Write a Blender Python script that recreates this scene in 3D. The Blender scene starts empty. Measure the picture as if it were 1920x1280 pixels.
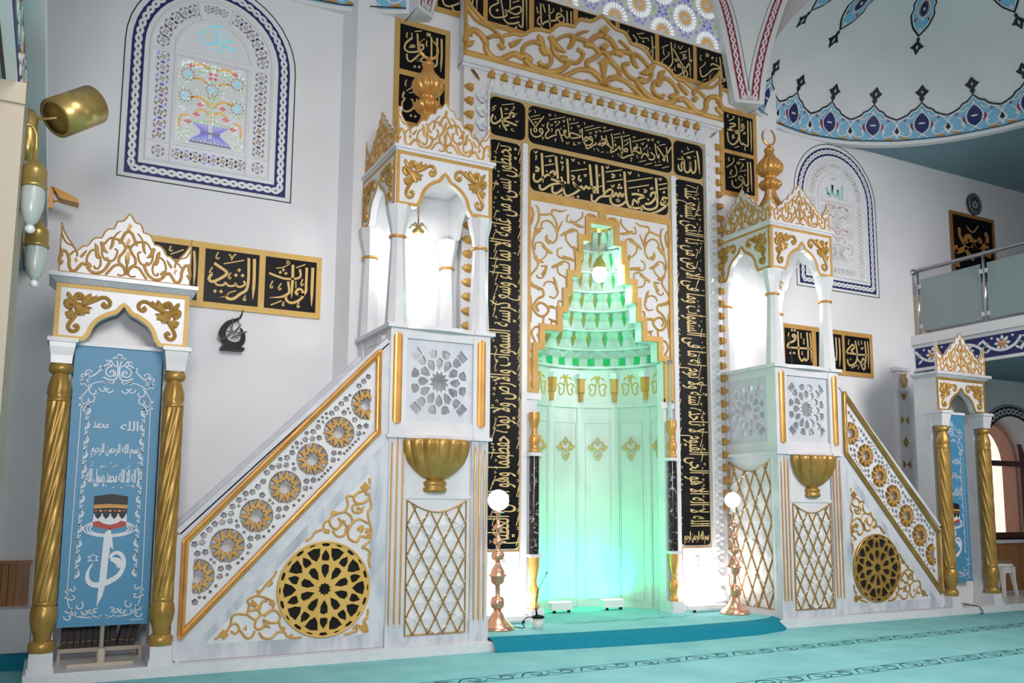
import bpy, math, random, unicodedata
from math import sin, cos, pi, sqrt, hypot, atan2, radians
from mathutils import Vector, Matrix
from mathutils.geometry import tessellate_polygon
random.seed(7)
SC = bpy.context.scene
COL = SC.collection
# ------------------------------------------------------------------ camera
FPX, YAW, PIT, ROL, SHY = 1657.46, 0.478255, 0.124760, 0.006375, 98.845
CAM = Vector((0, 0, 1.25))
def _basis():
    cy, sy, cp, sp = cos(YAW), sin(YAW), cos(PIT), sin(PIT)
    f = Vector((sy*cp, cy*cp, sp)); r = Vector((cy, -sy, 0)); u = r.cross(f)
    c, s = cos(ROL), sin(ROL)
    return r*c+u*s, u*c-r*s, f
RT, UP, FW = _basis()
cd = bpy.data.cameras.new('camera'); co = bpy.data.objects.new('camera', cd); COL.objects.link(co)
M = Matrix.Identity(4)
for i in range(3):
    M[i][0] = RT[i]; M[i][1] = UP[i]; M[i][2] = -FW[i]; M[i][3] = CAM[i]
co.matrix_world = M
cd.sensor_width = 36; cd.lens = FPX/1920*36; cd.shift_y = SHY/1920; cd.clip_start = .05; cd.clip_end = 200
SC.camera = co
def ray(u, v): return RT*((u-960)/FPX) - UP*((v-640-SHY)/FPX) + FW
def at(u, v, Y):                      # photograph point -> (x, z) on the plane y = Y
    d = ray(u, v); p = CAM + d*(Y/d.y); return (p.x, p.z)
def atz(u, v, Z):
    d = ray(u, v); p = CAM + d*((Z-CAM.z)/d.z); return (p.x, p.y)
# ------------------------------------------------------------------ world, lights, exposure
w = bpy.data.worlds.new('daylight'); SC.world = w; w.use_nodes = True
bg = w.node_tree.nodes['Background']; bg.inputs[0].default_value = (1, .945, .955, 1); bg.inputs[1].default_value = .255
SC.view_settings.view_transform = 'Standard'; SC.view_settings.look = 'None'
SC.view_settings.exposure = 0.24; SC.view_settings.gamma = 1
def lamp(name, kind, loc, power, color=(1, 1, 1), size=.1, tgt=None, size_y=None, spread=None):
    l = bpy.data.lights.new(name, kind); l.energy = power; l.color = color
    if kind == 'AREA':
        l.size = size
        if size_y: l.shape = 'RECTANGLE'; l.size_y = size_y
    else: l.shadow_soft_size = size
    if spread: l.spread = radians(spread)
    o = bpy.data.objects.new(name, l); COL.objects.link(o); o.location = loc
    if tgt: o.rotation_euler = (Vector(tgt)-Vector(loc)).to_track_quat('-Z', 'Y').to_euler()
    return o
lamp('right_fill', 'AREA', (11, -5, 5.2), 24, (1, .95, .93), 5, (6, 8, 2.2), 3)  # unseen fill added from behind right of the camera, no window built there
lamp('left_fill', 'AREA', (-4.5, -4.5, 3.0), 50, (1, .96, .96), 4, (3, 8, 2.5), 2.5)  # added fill from the left, stands for no known window
lamp('floor_fill', 'AREA', (4.5, 3.7, 9.2), 78, (1, .965, .96), 3.5, (4.5, 4.2, 0), 3, spread=62)  # added downward fill that brightens the carpet, no skylight is built
lamp('center_fill', 'POINT', (5.2, 2.6, 3.4), 30, (1, .95, .94), .7)  # unseen soft light added to brighten the middle of the room
lamp('left_wall_fill', 'AREA', (1.3, .8, 4.4), 42, (1, .945, .945), 2.2, (2.5, 8, 2.5), 1.6, spread=80)  # added beam lifting the wall left of the mihrab, not a window
lamp('right_wall_fill', 'AREA', (9.1, .8, 4.4), 70, (1, .945, .945), 2.2, (8.2, 8, 2.6), 1.6, spread=80)  # matching beam added for the right-hand wall, not a window
lamp('camera_flash', 'AREA', (-.35, -.3, 1.95), 122, (1, .965, .97), .5, (4, 8, 3))
# ------------------------------------------------------------------ materials
MATS = {}
def mat(name, col, rough=.5, metal=0, spec=.5, emit=None, es=1, coat=0, trans=0, alpha=1):
    m = bpy.data.materials.new(name); m.use_nodes = True; b = m.node_tree.nodes['Principled BSDF']
    b.inputs['Base Color'].default_value = (*col, 1); b.inputs['Roughness'].default_value = rough
    b.inputs['Metallic'].default_value = metal; b.inputs['Specular IOR Level'].default_value = spec
    if coat: b.inputs['Coat Weight'].default_value = coat
    if emit: b.inputs['Emission Color'].default_value = (*emit, 1); b.inputs['Emission Strength'].default_value = es
    if trans: b.inputs['Transmission Weight'].default_value = trans
    if alpha < 1: b.inputs['Alpha'].default_value = alpha
    MATS[name] = m; return m
def noisy(name, c0, c1, scale=3, rough=.4, metal=0, lo=.35, hi=.65, dist=0, stretch=(1, 1, 1), detail=6, bump=0, spec=.5, rot=(0, 0, 0)):
    m = mat(name, c0, rough, metal, spec); nt = m.node_tree; b = nt.nodes['Principled BSDF']
    tc = nt.nodes.new('ShaderNodeTexCoord'); mp = nt.nodes.new('ShaderNodeMapping'); mp.inputs['Scale'].default_value = stretch
    mp.inputs['Rotation'].default_value = rot
    n = nt.nodes.new('ShaderNodeTexNoise'); n.inputs['Scale'].default_value = scale; n.inputs['Detail'].default_value = detail
    n.inputs['Distortion'].default_value = dist
    r = nt.nodes.new('ShaderNodeValToRGB'); r.color_ramp.elements[0].position = lo; r.color_ramp.elements[1].position = hi
    r.color_ramp.elements[0].color = (*c0, 1); r.color_ramp.elements[1].color = (*c1, 1)
    L = nt.links.new
    L(tc.outputs['Object'], mp.inputs[0]); L(mp.outputs[0], n.inputs['Vector']); L(n.outputs[0], r.inputs[0]); L(r.outputs[0], b.inputs['Base Color'])
    if bump:
        bp = nt.nodes.new('ShaderNodeBump'); bp.inputs['Strength'].default_value = bump; bp.inputs['Distance'].default_value = .01
        L(n.outputs[0], bp.inputs['Height']); L(bp.outputs[0], b.inputs['Normal'])
    return m
PLASTER = noisy('plaster', (.74, .74, .76), (.79, .79, .81), 1.5, .7)
WHITE = noisy('white_marble', (.72, .715, .73), (.62, .63, .67), 2.2, .28, dist=1.2, lo=.45, hi=.75)
PAINTW = mat('white_paint', (.76, .755, .765), .4)
GREYM = noisy('grey_veined_marble', (.62, .64, .68), (.40, .43, .49), 1.6, .22, dist=1.0, stretch=(3.2, 3.2, .8), lo=.42, hi=.66, rot=(0, .75, 0))
SHADEM = noisy('pale_grey_marble', (.66, .67, .71), (.56, .58, .64), 3, .25, dist=1.5)
GOLDP = noisy('gold_paint', (.50, .27, .065), (.58, .33, .085), 6, .45, .15)
GOLDF = noisy('flat_gold_paint', (.62, .38, .085), (.68, .43, .11), 5, .5, .05)
GOLDM = noisy('antique_gold', (.50, .30, .075), (.36, .205, .045), 9, .34, .38)
GOLDB = noisy('burnished_gold', (.74, .38, .10), (.60, .29, .07), 5, .32, .4)
LETTER = mat('gold_lettering', (.62, .46, .20), .45, .15)
BRASS = mat('brass', (.46, .33, .11), .3, .65)
COPPER = mat('polished_copper', (.78, .42, .28), .26, .85)
BLACK = mat('black_lacquer', (.003, .003, .004), .4, 0, .18)
HOLE = mat('dark_void', (.004, .004, .005), .9)
NAVY = mat('navy_paint', (.007, .013, .12), .5)
SKYB = mat('sky_blue_paint', (.22, .50, .72), .5)
RED = mat('crimson_paint', (.33, .018, .045), .5)
ORANGE = mat('ochre_paint', (.55, .26, .06), .5)
INK = mat('black_paint', (.008, .008, .01), .5)
TEALC = noisy('teal_ceiling_paint', (.20, .33, .38), (.22, .36, .41), 1, .7)
CARPET = noisy('teal_carpet', (.20, .48, .49), (.25, .55, .56), 2.4, .95, bump=.4, spec=.1, detail=10)
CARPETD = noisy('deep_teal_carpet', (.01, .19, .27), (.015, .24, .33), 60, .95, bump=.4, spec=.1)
CARPETB = mat('carpet_border_ink', (.012, .10, .13), .95, spec=.1)
BANNER = mat('banner_blue', (.065, .255, .43), .45)
BANW = mat('banner_white', (.72, .74, .78), .5)
BEIGE = mat('beige_paint', (.50, .43, .33), .7)
WOOD = noisy('brown_wood_panel', (.42, .19, .06), (.33, .13, .04), 4, .35, stretch=(14, 14, .6))
FRAMEW = mat('dark_brown_window_wood', (.085, .022, .012), .35)
STEEL = mat('brushed_steel', (.62, .63, .65), .22, 1)
GLASSP = mat('frosted_green_glass', (.34, .43, .43), .18, 0, .6, alpha=.62)
FROST = mat('frosted_lamp_glass', (.40, .46, .44), .3, 0, .5)
CRYST = mat('crystal', (.85, .87, .87), .05, .2)
DARKM = noisy('dark_veined_marble', (.02, .012, .014), (.45, .42, .42), 9, .15, dist=2.5, lo=.56, hi=.68)
PLASW = mat('white_plastic', (.75, .75, .70), .35)
CUSH = mat('brown_cushion', (.22, .14, .09), .9)
GREENLIT = mat('green_lit_facet', (.03, .50, .17), .2)  # green niche light reflected on gold facets, put into the colour
GLOW = mat('lamp_glow', (1, 1, 1), .3, emit=(1, .97, .9), es=9)
GLOBE = mat('globe_glass', (.95, .95, .95), .2, emit=(1, .99, .96), es=1.1)
LEDG = mat('green_led', (.6, 1, .75), .3, emit=(.25, 1, .55), es=6)
LEDW = mat('white_led', (1, 1, 1), .3, emit=(1, 1, 1), es=5)
def glassm(n, c, e): return mat('stained_'+n, c, .15, 0, .5, emit=c, es=e)  # emission stands in for daylight coming through the glass
G_OR = glassm('amber', (.78, .46, .16), .12); G_W = glassm('clear', (.85, .88, .9), .35); G_BL = glassm('blue', (.30, .30, .78), .12)
G_GR = glassm('green', (.45, .68, .38), .12); G_RD = glassm('red', (.72, .16, .18), .15); G_CY = glassm('turquoise', (.16, .60, .72), .3)
G_PK = mat('pale_pink_glass', (.42, .27, .22), .3); G_GY = mat('grey_violet_glass', (.27, .26, .34), .3)
OUTD = mat('bright_outdoor_wall', (.85, .76, .66), .8, emit=(1, .93, .84), es=.75)
TERRA = mat('terracotta_reveal', (.55, .25, .16), .7)
# ------------------------------------------------------------------ mesh builder
class MB:
    def __init__(s): s.v = []; s.f = []; s.m = []; s.s = []
    def add(s, vs, fs, m=0, smooth=False):
        b = len(s.v); s.v += [tuple(x) for x in vs]
        for f in fs: s.f.append([b+i for i in f]); s.m.append(m); s.s.append(smooth)
    def face(s, pts, m=0): s.add(pts, [list(range(len(pts)))], m)
    def box(s, x0, x1, y0, y1, z0, z1, m=0, F=None):
        P = [(x, y, z) for x in (x0, x1) for y in (y0, y1) for z in (z0, z1)]
        if F: P = [F(*p) for p in P]
        s.add(P, [(0, 1, 3, 2), (4, 6, 7, 5), (0, 4, 5, 1), (2, 3, 7, 6), (0, 2, 6, 4), (1, 5, 7, 3)], m)
    def prism(s, F, out, w0, w1, holes=(), m=0, ms=None, back=False):
        loops = [list(out)]+[list(h) for h in holes]
        vs = [Vector((p[0], p[1], 0)) for l in loops for p in l]
        tr = tessellate_polygon([[Vector((p[0], p[1], 0)) for p in l] for l in loops])
        s.add([F(p.x, p.y, w1) for p in vs], tr, m)
        if back: s.add([F(p.x, p.y, w0) for p in vs], [t[::-1] for t in tr], m)
        if w0 != w1:
            for l in loops:
                n = len(l)
                s.add([F(p[0], p[1], w) for w in (w0, w1) for p in l], [(i, (i+1) % n, n+(i+1) % n, n+i) for i in range(n)], m if ms is None else ms)
    def ribbon(s, F, pts, wd, h, m=0, base=0, kind='ridge', t0=1, t1=1, sub=6, closed=False):
        P = smooth(pts, sub, closed) if sub > 1 else list(pts)
        n = len(P)
        prof = [(-1, 0), (-.7, .75), (0, 1), (.7, .75), (1, 0)] if kind == 'ridge' else ([(-1, 0), (-1, 1), (1, 1), (1, 0)] if kind == 'flat' else [(-1, 1), (1, 1)])
        k = len(prof); vs = []
        for i in range(n):
            a = P[(i-1) % n] if closed else P[max(i-1, 0)]; b = P[(i+1) % n] if closed else P[min(i+1, n-1)]
            dx, dy = b[0]-a[0], b[1]-a[1]; l = hypot(dx, dy) or 1; nx, ny = -dy/l, dx/l
            t = i/(n-1) if n > 1 else 0
            f = min(1, t0+(1-t0)*t*4) * min(1, t1+(1-t1)*(1-t)*3)
            if not isinstance(wd, (int, float)): f = _lerp(wd, t)
            hw = (wd if isinstance(wd, (int, float)) else 1)*f/2
            for (q, r) in prof: vs.append(F(P[i][0]+nx*hw*q, P[i][1]+ny*hw*q, base+h*r))
        fs = []
        for i in range(n if closed else n-1):
            j = (i+1) % n
            for q in range(k-1): fs.append((i*k+q, i*k+q+1, j*k+q+1, j*k+q))
        if not closed and kind != 'card': fs += [list(range(k)), list(range((n-1)*k, n*k))[::-1]]
        s.add(vs, fs, m)
    def lathe(s, c, prof, n=24, m=0, fn=None, a0=0, a1=2*pi, smooth=True):
        vs = []; full = abs(a1-a0-2*pi) < 1e-6; na = n if full else n+1
        for (r, z) in prof:
            for i in range(na):
                a = a0+(a1-a0)*i/n; rr = r*(fn(a, z) if fn else 1)
                vs.append((c[0]+rr*cos(a), c[1]+rr*sin(a), c[2]+z))
        fs = []
        for j in range(len(prof)-1):
            for i in range(n):
                i2 = (i+1) % na if full else i+1
                fs.append((j*na+i, j*na+i2, (j+1)*na+i2, (j+1)*na+i))
        s.add(vs, fs, m, smooth)
    def tube(s, pts, r, n=8, m=0, sub=6):
        P = [Vector(p) for p in pts]
        if sub > 1 and len(P) > 2:
            Q = []
            for i in range(len(P)-1):
                p0, p1, p2, p3 = P[max(i-1, 0)], P[i], P[i+1], P[min(i+2, len(P)-1)]
                for k in range(sub):
                    t = k/sub; Q.append(.5*((2*p1)+(p2-p0)*t+(2*p0-5*p1+4*p2-p3)*t*t+(3*p1-p0-3*p2+p3)*t**3))
            P = Q+[P[-1]]
        vs = []; up = Vector((0, 0, 1))
        for i, p in enumerate(P):
            d = (P[min(i+1, len(P)-1)]-P[max(i-1, 0)]).normalized()
            a = d.cross(up if abs(d.z) < .95 else Vector((1, 0, 0))).normalized(); b = d.cross(a)
            rr = r if isinstance(r, (int, float)) else _lerp(r, i/(len(P)-1))
            for k in range(n): vs.append(p+(a*cos(2*pi*k/n)+b*sin(2*pi*k/n))*rr)
        fs = [(i*n+k, i*n+(k+1) % n, (i+1)*n+(k+1) % n, (i+1)*n+k) for i in range(len(P)-1) for k in range(n)]
        fs += [list(range(n))[::-1], list(range((len(P)-1)*n, len(P)*n))]
        s.add(vs, fs, m, True)
    def sphere(s, c, r, m=0, n=20, sz=1):
        s.lathe(c, [(max(1e-4, r*sin(pi*k/12)), -r*sz*cos(pi*k/12)) for k in range(13)], n, m)
    def build(s, name, mats, parent=None, kind=None, T=None):
        if not isinstance(mats, (list, tuple)): mats = [mats]
        me = bpy.data.meshes.new(name)
        me.from_pydata([T(*p) for p in s.v] if T else s.v, [], s.f)
        for m in mats: me.materials.append(m)
        me.polygons.foreach_set('material_index', s.m); me.polygons.foreach_set('use_smooth', s.s)
        me.update()
        o = bpy.data.objects.new(name, me); COL.objects.link(o)
        if parent is not None: o.parent = parent
        if kind: o['kind'] = kind
        return o
def _lerp(a, t):
    x = t*(len(a)-1); i = min(int(x), len(a)-2); return a[i]+(a[i+1]-a[i])*(x-i)
def smooth(P, sub, closed=False):
    n = len(P)
    if n < 3 and not closed: return [tuple(p) for p in P]
    out = []
    for i in range(n if closed else n-1):
        p0, p1, p2, p3 = (P[(i-1) % n], P[i], P[(i+1) % n], P[(i+2) % n]) if closed else (P[max(i-1, 0)], P[i], P[i+1], P[min(i+2, n-1)])
        for k in range(sub):
            t = k/sub
            out.append(tuple(.5*(2*p1[c]+(p2[c]-p0[c])*t+(2*p0[c]-5*p1[c]+4*p2[c]-p3[c])*t*t+(3*p1[c]-p0[c]-3*p2[c]+p3[c])*t**3) for c in (0, 1)))
    return out if closed else out+[tuple(P[-1])]
def WF(Y): return lambda u, v, w: (u, Y-w, v)       # a plane facing the room
def tag(o, label=None, cat=None, group=None, kind=None):
    if label: o['label'] = label
    if cat: o['category'] = cat
    if group: o['group'] = group
    if kind: o['kind'] = kind
    return o
def thing(name, loc, label, cat, group=None):
    o = bpy.data.objects.new(name, None); COL.objects.link(o); o.location = loc; o.empty_display_size = .1
    return tag(o, label, cat, group)
def rel(o):                                          # world coordinates -> coordinates of a thing at its base
    l = o.location.copy(); return lambda x, y, z: (x-l.x, y-l.y, z-l.z)
def pts(t): return [tuple(float(q) for q in p.split(',')) for p in t.split()]
def strokes(txt):                                    # "width flag:points;..." -> list
    out = []
    for seg in txt.replace('\n', ';').split(';'):
        seg = seg.strip()
        if not seg: continue
        h, p = seg.split(':'); d = h[0] == 'd'; h = h.strip('d'); t = 't' in h; T2 = 'T' in h
        out.append((d, float(h.strip('tT')), t, T2, pts(p)))
    return out
def draw(mb, F, txt, conv, m=0, h=.006, kind='flat', base=0, sub=5, ws=None):
    for d, wd, t, T2, P in strokes(txt):
        Q = [conv(*p) for p in P]
        a, b, c = conv(P[0][0], P[0][1]), conv(P[0][0]+10, P[0][1]), conv(P[0][0], P[0][1]+10)
        k = ws or sqrt(abs((b[0]-a[0])*(c[1]-a[1])-(b[1]-a[1])*(c[0]-a[0])))/10
        if d:
            for q, p in zip(Q, P):
                r = wd*.5
                mb.prism(F, [conv(p[0], p[1]-r*1.25), conv(p[0]+r*1.25, p[1]), conv(p[0], p[1]+r*1.25), conv(p[0]-r*1.25, p[1])], base, base+h, m=m)
        else: mb.ribbon(F, Q, wd*k, h, m, base, kind, .35 if T2 else 1, .15 if (t or T2) else 1, sub)
def px(off, s, Y): return lambda x, y: at(off[0]+x/s, off[1]+y/s, Y)
# ------------------------------------------------------------------ Arabic lettering from the built-in font
FORMS = {}
for cp in range(0xFE80, 0xFEFD):
    dd = unicodedata.decomposition(chr(cp)).split()
    if len(dd) == 2: FORMS.setdefault(chr(int(dd[1], 16)), {})[dd[0][1:-1]] = chr(cp)
def shape(s):
    s = s.replace('لا', 'ﻻ'); out = []
    def two(c): return 'initial' in FORMS.get(c, {})
    def joins(c): return 'final' in FORMS.get(c, {}) or c == 'ﻻ'
    for i, c in enumerate(s):
        p = i > 0 and two(s[i-1]) and joins(c); n = i+1 < len(s) and two(c) and joins(s[i+1])
        if c == 'ﻻ': out.append('ﻼ' if p else 'ﻻ'); continue
        fm = FORMS.get(c)
        out.append(c if not fm else fm.get('medial' if p and n else 'final' if p else 'initial' if n else 'isolated', c))
    return ''.join(out[::-1])
def lettering(mb, F, s, m=0, w=.004, arabic=True):   # F receives x in 0..1 along the line and y in font units; returns aspect
    cu = bpy.data.curves.new('t', 'FONT'); cu.body = shape(s) if arabic else s; cu.resolution_u = 3
    o = bpy.data.objects.new('t', cu); me = o.to_mesh()
    V = [(v.co.x, v.co.y) for v in me.vertices]; P = [list(p.vertices) for p in me.polygons]
    x0 = min(v[0] for v in V); x1 = max(v[0] for v in V)
    mb.add([F((x-x0)/(x1-x0), y, w) for x, y in V], P, m)
    o.to_mesh_clear(); bpy.data.objects.remove(o); bpy.data.curves.remove(cu)
    return x1-x0
# ================================================================== setting
AX = 5.185                                           # axis of symmetry of the mihrab bay
def mir(x): return 2*AX-x
def arch(a, b, vs, r=None, n=20):                    # closed outline: rectangle with a round head
    return [(-a, b), (a, b)]+[(a*cos(pi*k/n), vs+a*sin(pi*k/n)) for k in range(n+1)]
def shift(P, x, z): return [(p[0]+x, p[1]+z) for p in P]
def ell(cx, cy, rx, ry, n=10, a=0): return [(cx+rx*cos(2*pi*k/n)*cos(a)-ry*sin(2*pi*k/n)*sin(a), cy+rx*cos(2*pi*k/n)*sin(a)+ry*sin(2*pi*k/n)*cos(a)) for k in range(n)]
def leaf(cx, cy, L, W, a, n=5):
    P = [(-L/2+L*k/n, W/2*sin(pi*k/n)) for k in range(n+1)]+[(L/2-L*k/n, -W/2*sin(pi*k/n)) for k in range(1, n)]
    return [(cx+x*cos(a)-y*sin(a), cy+x*sin(a)+y*cos(a)) for x, y in P]
# ---- floor with woven border bands
mb = MB()
mb.face([(-9, -7, 0), (18, -7, 0), (18, 9, 0), (-9, 9, 0)], 0)
FF = lambda u, v, w: (u, v, w)
for (x0, y0, x1, y1) in ((2.4, 5.93, 15, 6.33), (2.2, 4.90, 14, 5.22), (-1, 3.75, 12, 4.0)):
    L = hypot(x1-x0, y1-y0); ux, uy = (x1-x0)/L, (y1-y0)/L
    Fb = lambda u, v, w, x0=x0, y0=y0, ux=ux, uy=uy: (x0+ux*u-uy*v, y0+uy*u+ux*v, w)
    n = int(L/.26)
    for k in range(n):
        c = k*.26; s = 1 if k % 2 else -1
        mb.ribbon(Fb, [(c-.02, -.05*s), (c+.06, .055*s), (c+.16, .05*s), (c+.17, -.02*s), (c+.10, -.03*s), (c+.09, .015*s)], .013, .002, 1, kind='card', sub=4)
        mb.ribbon(Fb, [(c+.10, -.06*s), (c+.17, -.065*s), (c+.23, -.02*s)], .011, .002, 1, kind='card', sub=4)
    mb.ribbon(Fb, [(0, .085), (L, .085)], .006, .002, 1, kind='card', sub=1)
    mb.ribbon(Fb, [(0, -.085), (L, -.085)], .006, .002, 1, kind='card', sub=1)
mb.build('floor', [CARPET, CARPETB], kind='structure')
# ---- walls
def wallbox(name, x0, x1, y, z0=0, z1=9.2, th=.3, m=None):
    b = MB(); b.box(x0, x1, y, y+th, z0, z1); return b.build(name, m or PLASTER, kind='structure')
wallbox('wall_left', -9, 2.42, 8.25)
mb = MB()
mb.prism(lambda u, v, w: (u, v, w), [(2.42, 8.05), (4.3, 8.05), (4.3, 8.6), (2.33, 8.6), (2.33, 8.25)], 0, 9.2); mb.box(6.1, 7.97, 8.05, 8.6, 0, 9.2); mb.box(4.3, 6.1, 8.05, 8.6, 4.6, 9.2)
mb.box(3.9, 6.5, 8.9, 9.0, 0, 4.6); mb.box(3.9, 4.3, 8.6, 9.0, 0, 4.6); mb.box(6.1, 6.5, 8.6, 9.0, 0, 4.6)
mb.build('wall_center', PLASTER, kind='structure')
mb = MB()
DW = shift(arch(.74, 0, 1.09), 12.69, .80)
mb.prism(WF(8.25), [(7.95, 0), (18, 0), (18, 9.2), (7.95, 9.2)], -.4, 0, [DW])
mb.build('wall_right', PLASTER, kind='structure')
mb = MB(); mb.box(-9, -8.9, 1, 8.25, 0, 9.2); mb.build('wall_far_left', PLASTER, kind='structure')
mb = MB(); mb.box(17.9, 18, 1, 8.25, 0, 9.2); mb.build('wall_far_right', PLASTER, kind='structure')
# ---- wooden arched window at the right end
wn = thing('window_3', (12.69, 8.61, .8), None, None); wn['kind'] = 'structure'
F = lambda u, v, w: (u, -w, v)
b = MB(); o_ = arch(.78, 0, 1.09); i_ = arch(.70, .09, 1.12)
b.prism(F, o_, 0, .07, [[(-.70, .09), (-.43, .09), (-.43, 1.09), (-.70, 1.09)], [(-.33, .09), (.70, .09), (.70, 1.09), (-.33, 1.09)], [(-.69, 1.17), (.69, 1.17)]+[(.70*cos(pi*k/16), 1.2+.66*sin(pi*k/16)) for k in range(17)]])
b.build('window_frame', FRAMEW, wn)
b = MB(); b.prism(F, i_, -.03, -.02); b.build('window_pane', mat('clear_glass', (.9, .95, .95), .02, 0, .5, alpha=.12), wn)
b = MB(); b.box(-.85, .85, -.44, -.02, -.05, .0); b.build('window_sill', WHITE, wn)
b = MB(); Q = .66
for i in range(40):
    pass
path = [(-.80, 0)]+[(-.80*cos(pi*k/24), 1.09+.80*sin(pi*k/24)) for k in range(25)]+[(.80, 0)]
F2 = lambda u, v, w: (u, -.36-w, v)
b.ribbon(F2, path, .15, .004, 0, kind='flat', sub=1); b.ribbon(F2, [(p[0]*1.13, p[1]*1.05 if p[1] > 1.09 else p[1]) for p in path], .012, .005, 0, kind='flat', sub=1)
def braid(mb, F, P, amp, wl, wd, m, h=.005, closed=False):
    S = [0]
    n = len(P)
    for i in range(1, n+(1 if closed else 0)): S.append(S[-1]+hypot(P[i % n][0]-P[i-1][0], P[i % n][1]-P[i-1][1]))
    tot = S[-1]; nw = max(1, round(tot/wl)); N = nw*8; idx = 0; out = ([], [])
    for k in range(N+(0 if closed else 1)):
        d = tot*k/N
        while idx < len(S)-2 and S[idx+1] < d: idx += 1
        a, c = P[idx % n], P[(idx+1) % n]; L = S[idx+1]-S[idx] or 1; t = (d-S[idx])/L
        x, y = a[0]+(c[0]-a[0])*t, a[1]+(c[1]-a[1])*t; nx, ny = -(c[1]-a[1])/L, (c[0]-a[0])/L
        s = amp*sin(2*pi*nw*k/N/1)
        out[0].append((x+nx*s, y+ny*s)); out[1].append((x-nx*s, y-ny*s))
    for q, o in enumerate(out): mb.ribbon(F, o, wd, h+.001*q, m, kind='flat', sub=1, closed=closed)
braid(b, F2, path, .036, .20, .03, 1, .007)
b.build('painted_border', [INK, mat('grey_paint', (.55, .57, .6), .6)], wn)
# outside seen through that window
b = MB(); b.box(12.0, 19, 10.6, 10.7, 0, 6); b.build('outdoor_wall', OUTD, kind='structure')
b = MB(); b.prism(WF(8.66), shift(arch(.95, 0, 1.09), 12.80, .75), -.22, 0, [shift(arch(.66, 0, 1.09), 12.69, .80)]); b.build('trim_1', TERRA, kind='structure')
# wood wainscots
b = MB()
for k in range(12): b.box(11.15+k*.5, 11.15+k*.5+.49, 8.215, 8.25, .08, .77)
b.box(11.15, 17.2, 8.2, 8.25, .77, .80); b.build('trim_2', WOOD, kind='structure')
b = MB()
for k in range(40): b.box(-2.1+k*.05, -2.1+k*.05+.045, 8.19, 8.25, .42, .77)
b.box(-2.1, -.09, 8.18, 8.25, .76, .785); b.build('trim_3', WOOD, kind='structure')
b = MB(); b.box(-2.2, -.07, 7.95, 8.25, .10, .43); b.build('trim_4', PAINTW, kind='structure')
b = MB(); b.box(-2.2, -.03, 7.75, 8.25, 0, .1); b.build('trim_5', CARPETD, kind='structure')
# ---- marble step along the wall, with carved front
b = MB(); b.box(-.09, 16, 7.02, 8.05, 0, .08)
for k in range(110):
    x = -.0+k*.145
    for s in (-1, 1): b.ribbon(WF(7.02), [(x-.05*s, .012), (x-.01*s, .03), (x+.02*s, .055), (x+.055*s, .068)], .010, .0012, 0, sub=2)
b.build('trim_6', WHITE, kind='structure')
# ---- teal step in front of the niche
b = MB()
front = [(3.46, 6.93), (4.4, 6.80), (5.35, 6.73), (6.3, 6.78), (6.72, 6.90), (6.92, 7.06)]
top = [(3.46, 7.10), (4.4, 7.02), (5.35, 6.97), (6.3, 7.0), (6.66, 7.08), (6.84, 7.2)]
n = len(front)
mid = [((a[0]+c[0])/2, (a[1]*.62+c[1]*.38)) for a, c in zip(front, top)]
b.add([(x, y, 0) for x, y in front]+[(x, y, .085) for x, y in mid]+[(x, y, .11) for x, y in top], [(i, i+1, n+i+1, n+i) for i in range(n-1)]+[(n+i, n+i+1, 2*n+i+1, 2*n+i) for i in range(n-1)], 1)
b.add([(x, y, .11) for x, y in top]+[(6.84, 7.97, .11), (3.46, 7.97, .11)], [list(range(n+2))], 0)
b.face([(4.3, 7.97, .11), (6.1, 7.97, .11), (6.15, 8.9, .11), (4.2, 8.9, .11)], 0)
b.face([(6.92, 7.06, 0), (6.84, 7.2, .11), (6.84, 7.97, .11), (6.84, 7.97, 0)], 1)
for i in range(26):
    x = 4.5+i*.06; y = 7.55+.04*sin(i*1.3)
    b.ribbon(FF, [(x, y), (x+.03, y+.03), (x+.06, y+.01), (x+.045, y-.02)], .008, .112, 2, kind='card', sub=3)
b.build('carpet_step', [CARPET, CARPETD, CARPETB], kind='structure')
# ---- teal ceilings with the small domes
DR, DH, DCX, DCY, DZ = 2.27, 1.6, 8.648, 5.969, 6.2
CUT = 7.45; ACUT = math.acos((CUT-DCX)/DR)
def ceiling(name, T):
    b = MB(); P = [(CUT, 8.25), (18, 8.25), (18, -4), (CUT, -4)]
    N = 64; arc = [(DCX+DR*cos(-ACUT+2*ACUT*k/N), DCY+DR*sin(-ACUT+2*ACUT*k/N)) for k in range(N+1)]
    b.prism(lambda u, v, w: (u, v, DZ+w), P+arc, .02, .0)
    b.build(name, TEALC, kind='structure', T=T)
T0 = lambda x, y, z: (x, y, z); TM = lambda x, y, z: (mir(x), y, z)
ceiling('ceiling', T0); ceiling('ceiling.001', TM)
def FD(u, v, w):                                      # metres along the rim, metres up, offset inwards
    th, ph = u/DR, min(v/1.62, pi/2); r = (DR-w)*cos(ph)
    return (DCX+r*cos(th), DCY+r*sin(th), DZ+(DH-w)*sin(ph))
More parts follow.
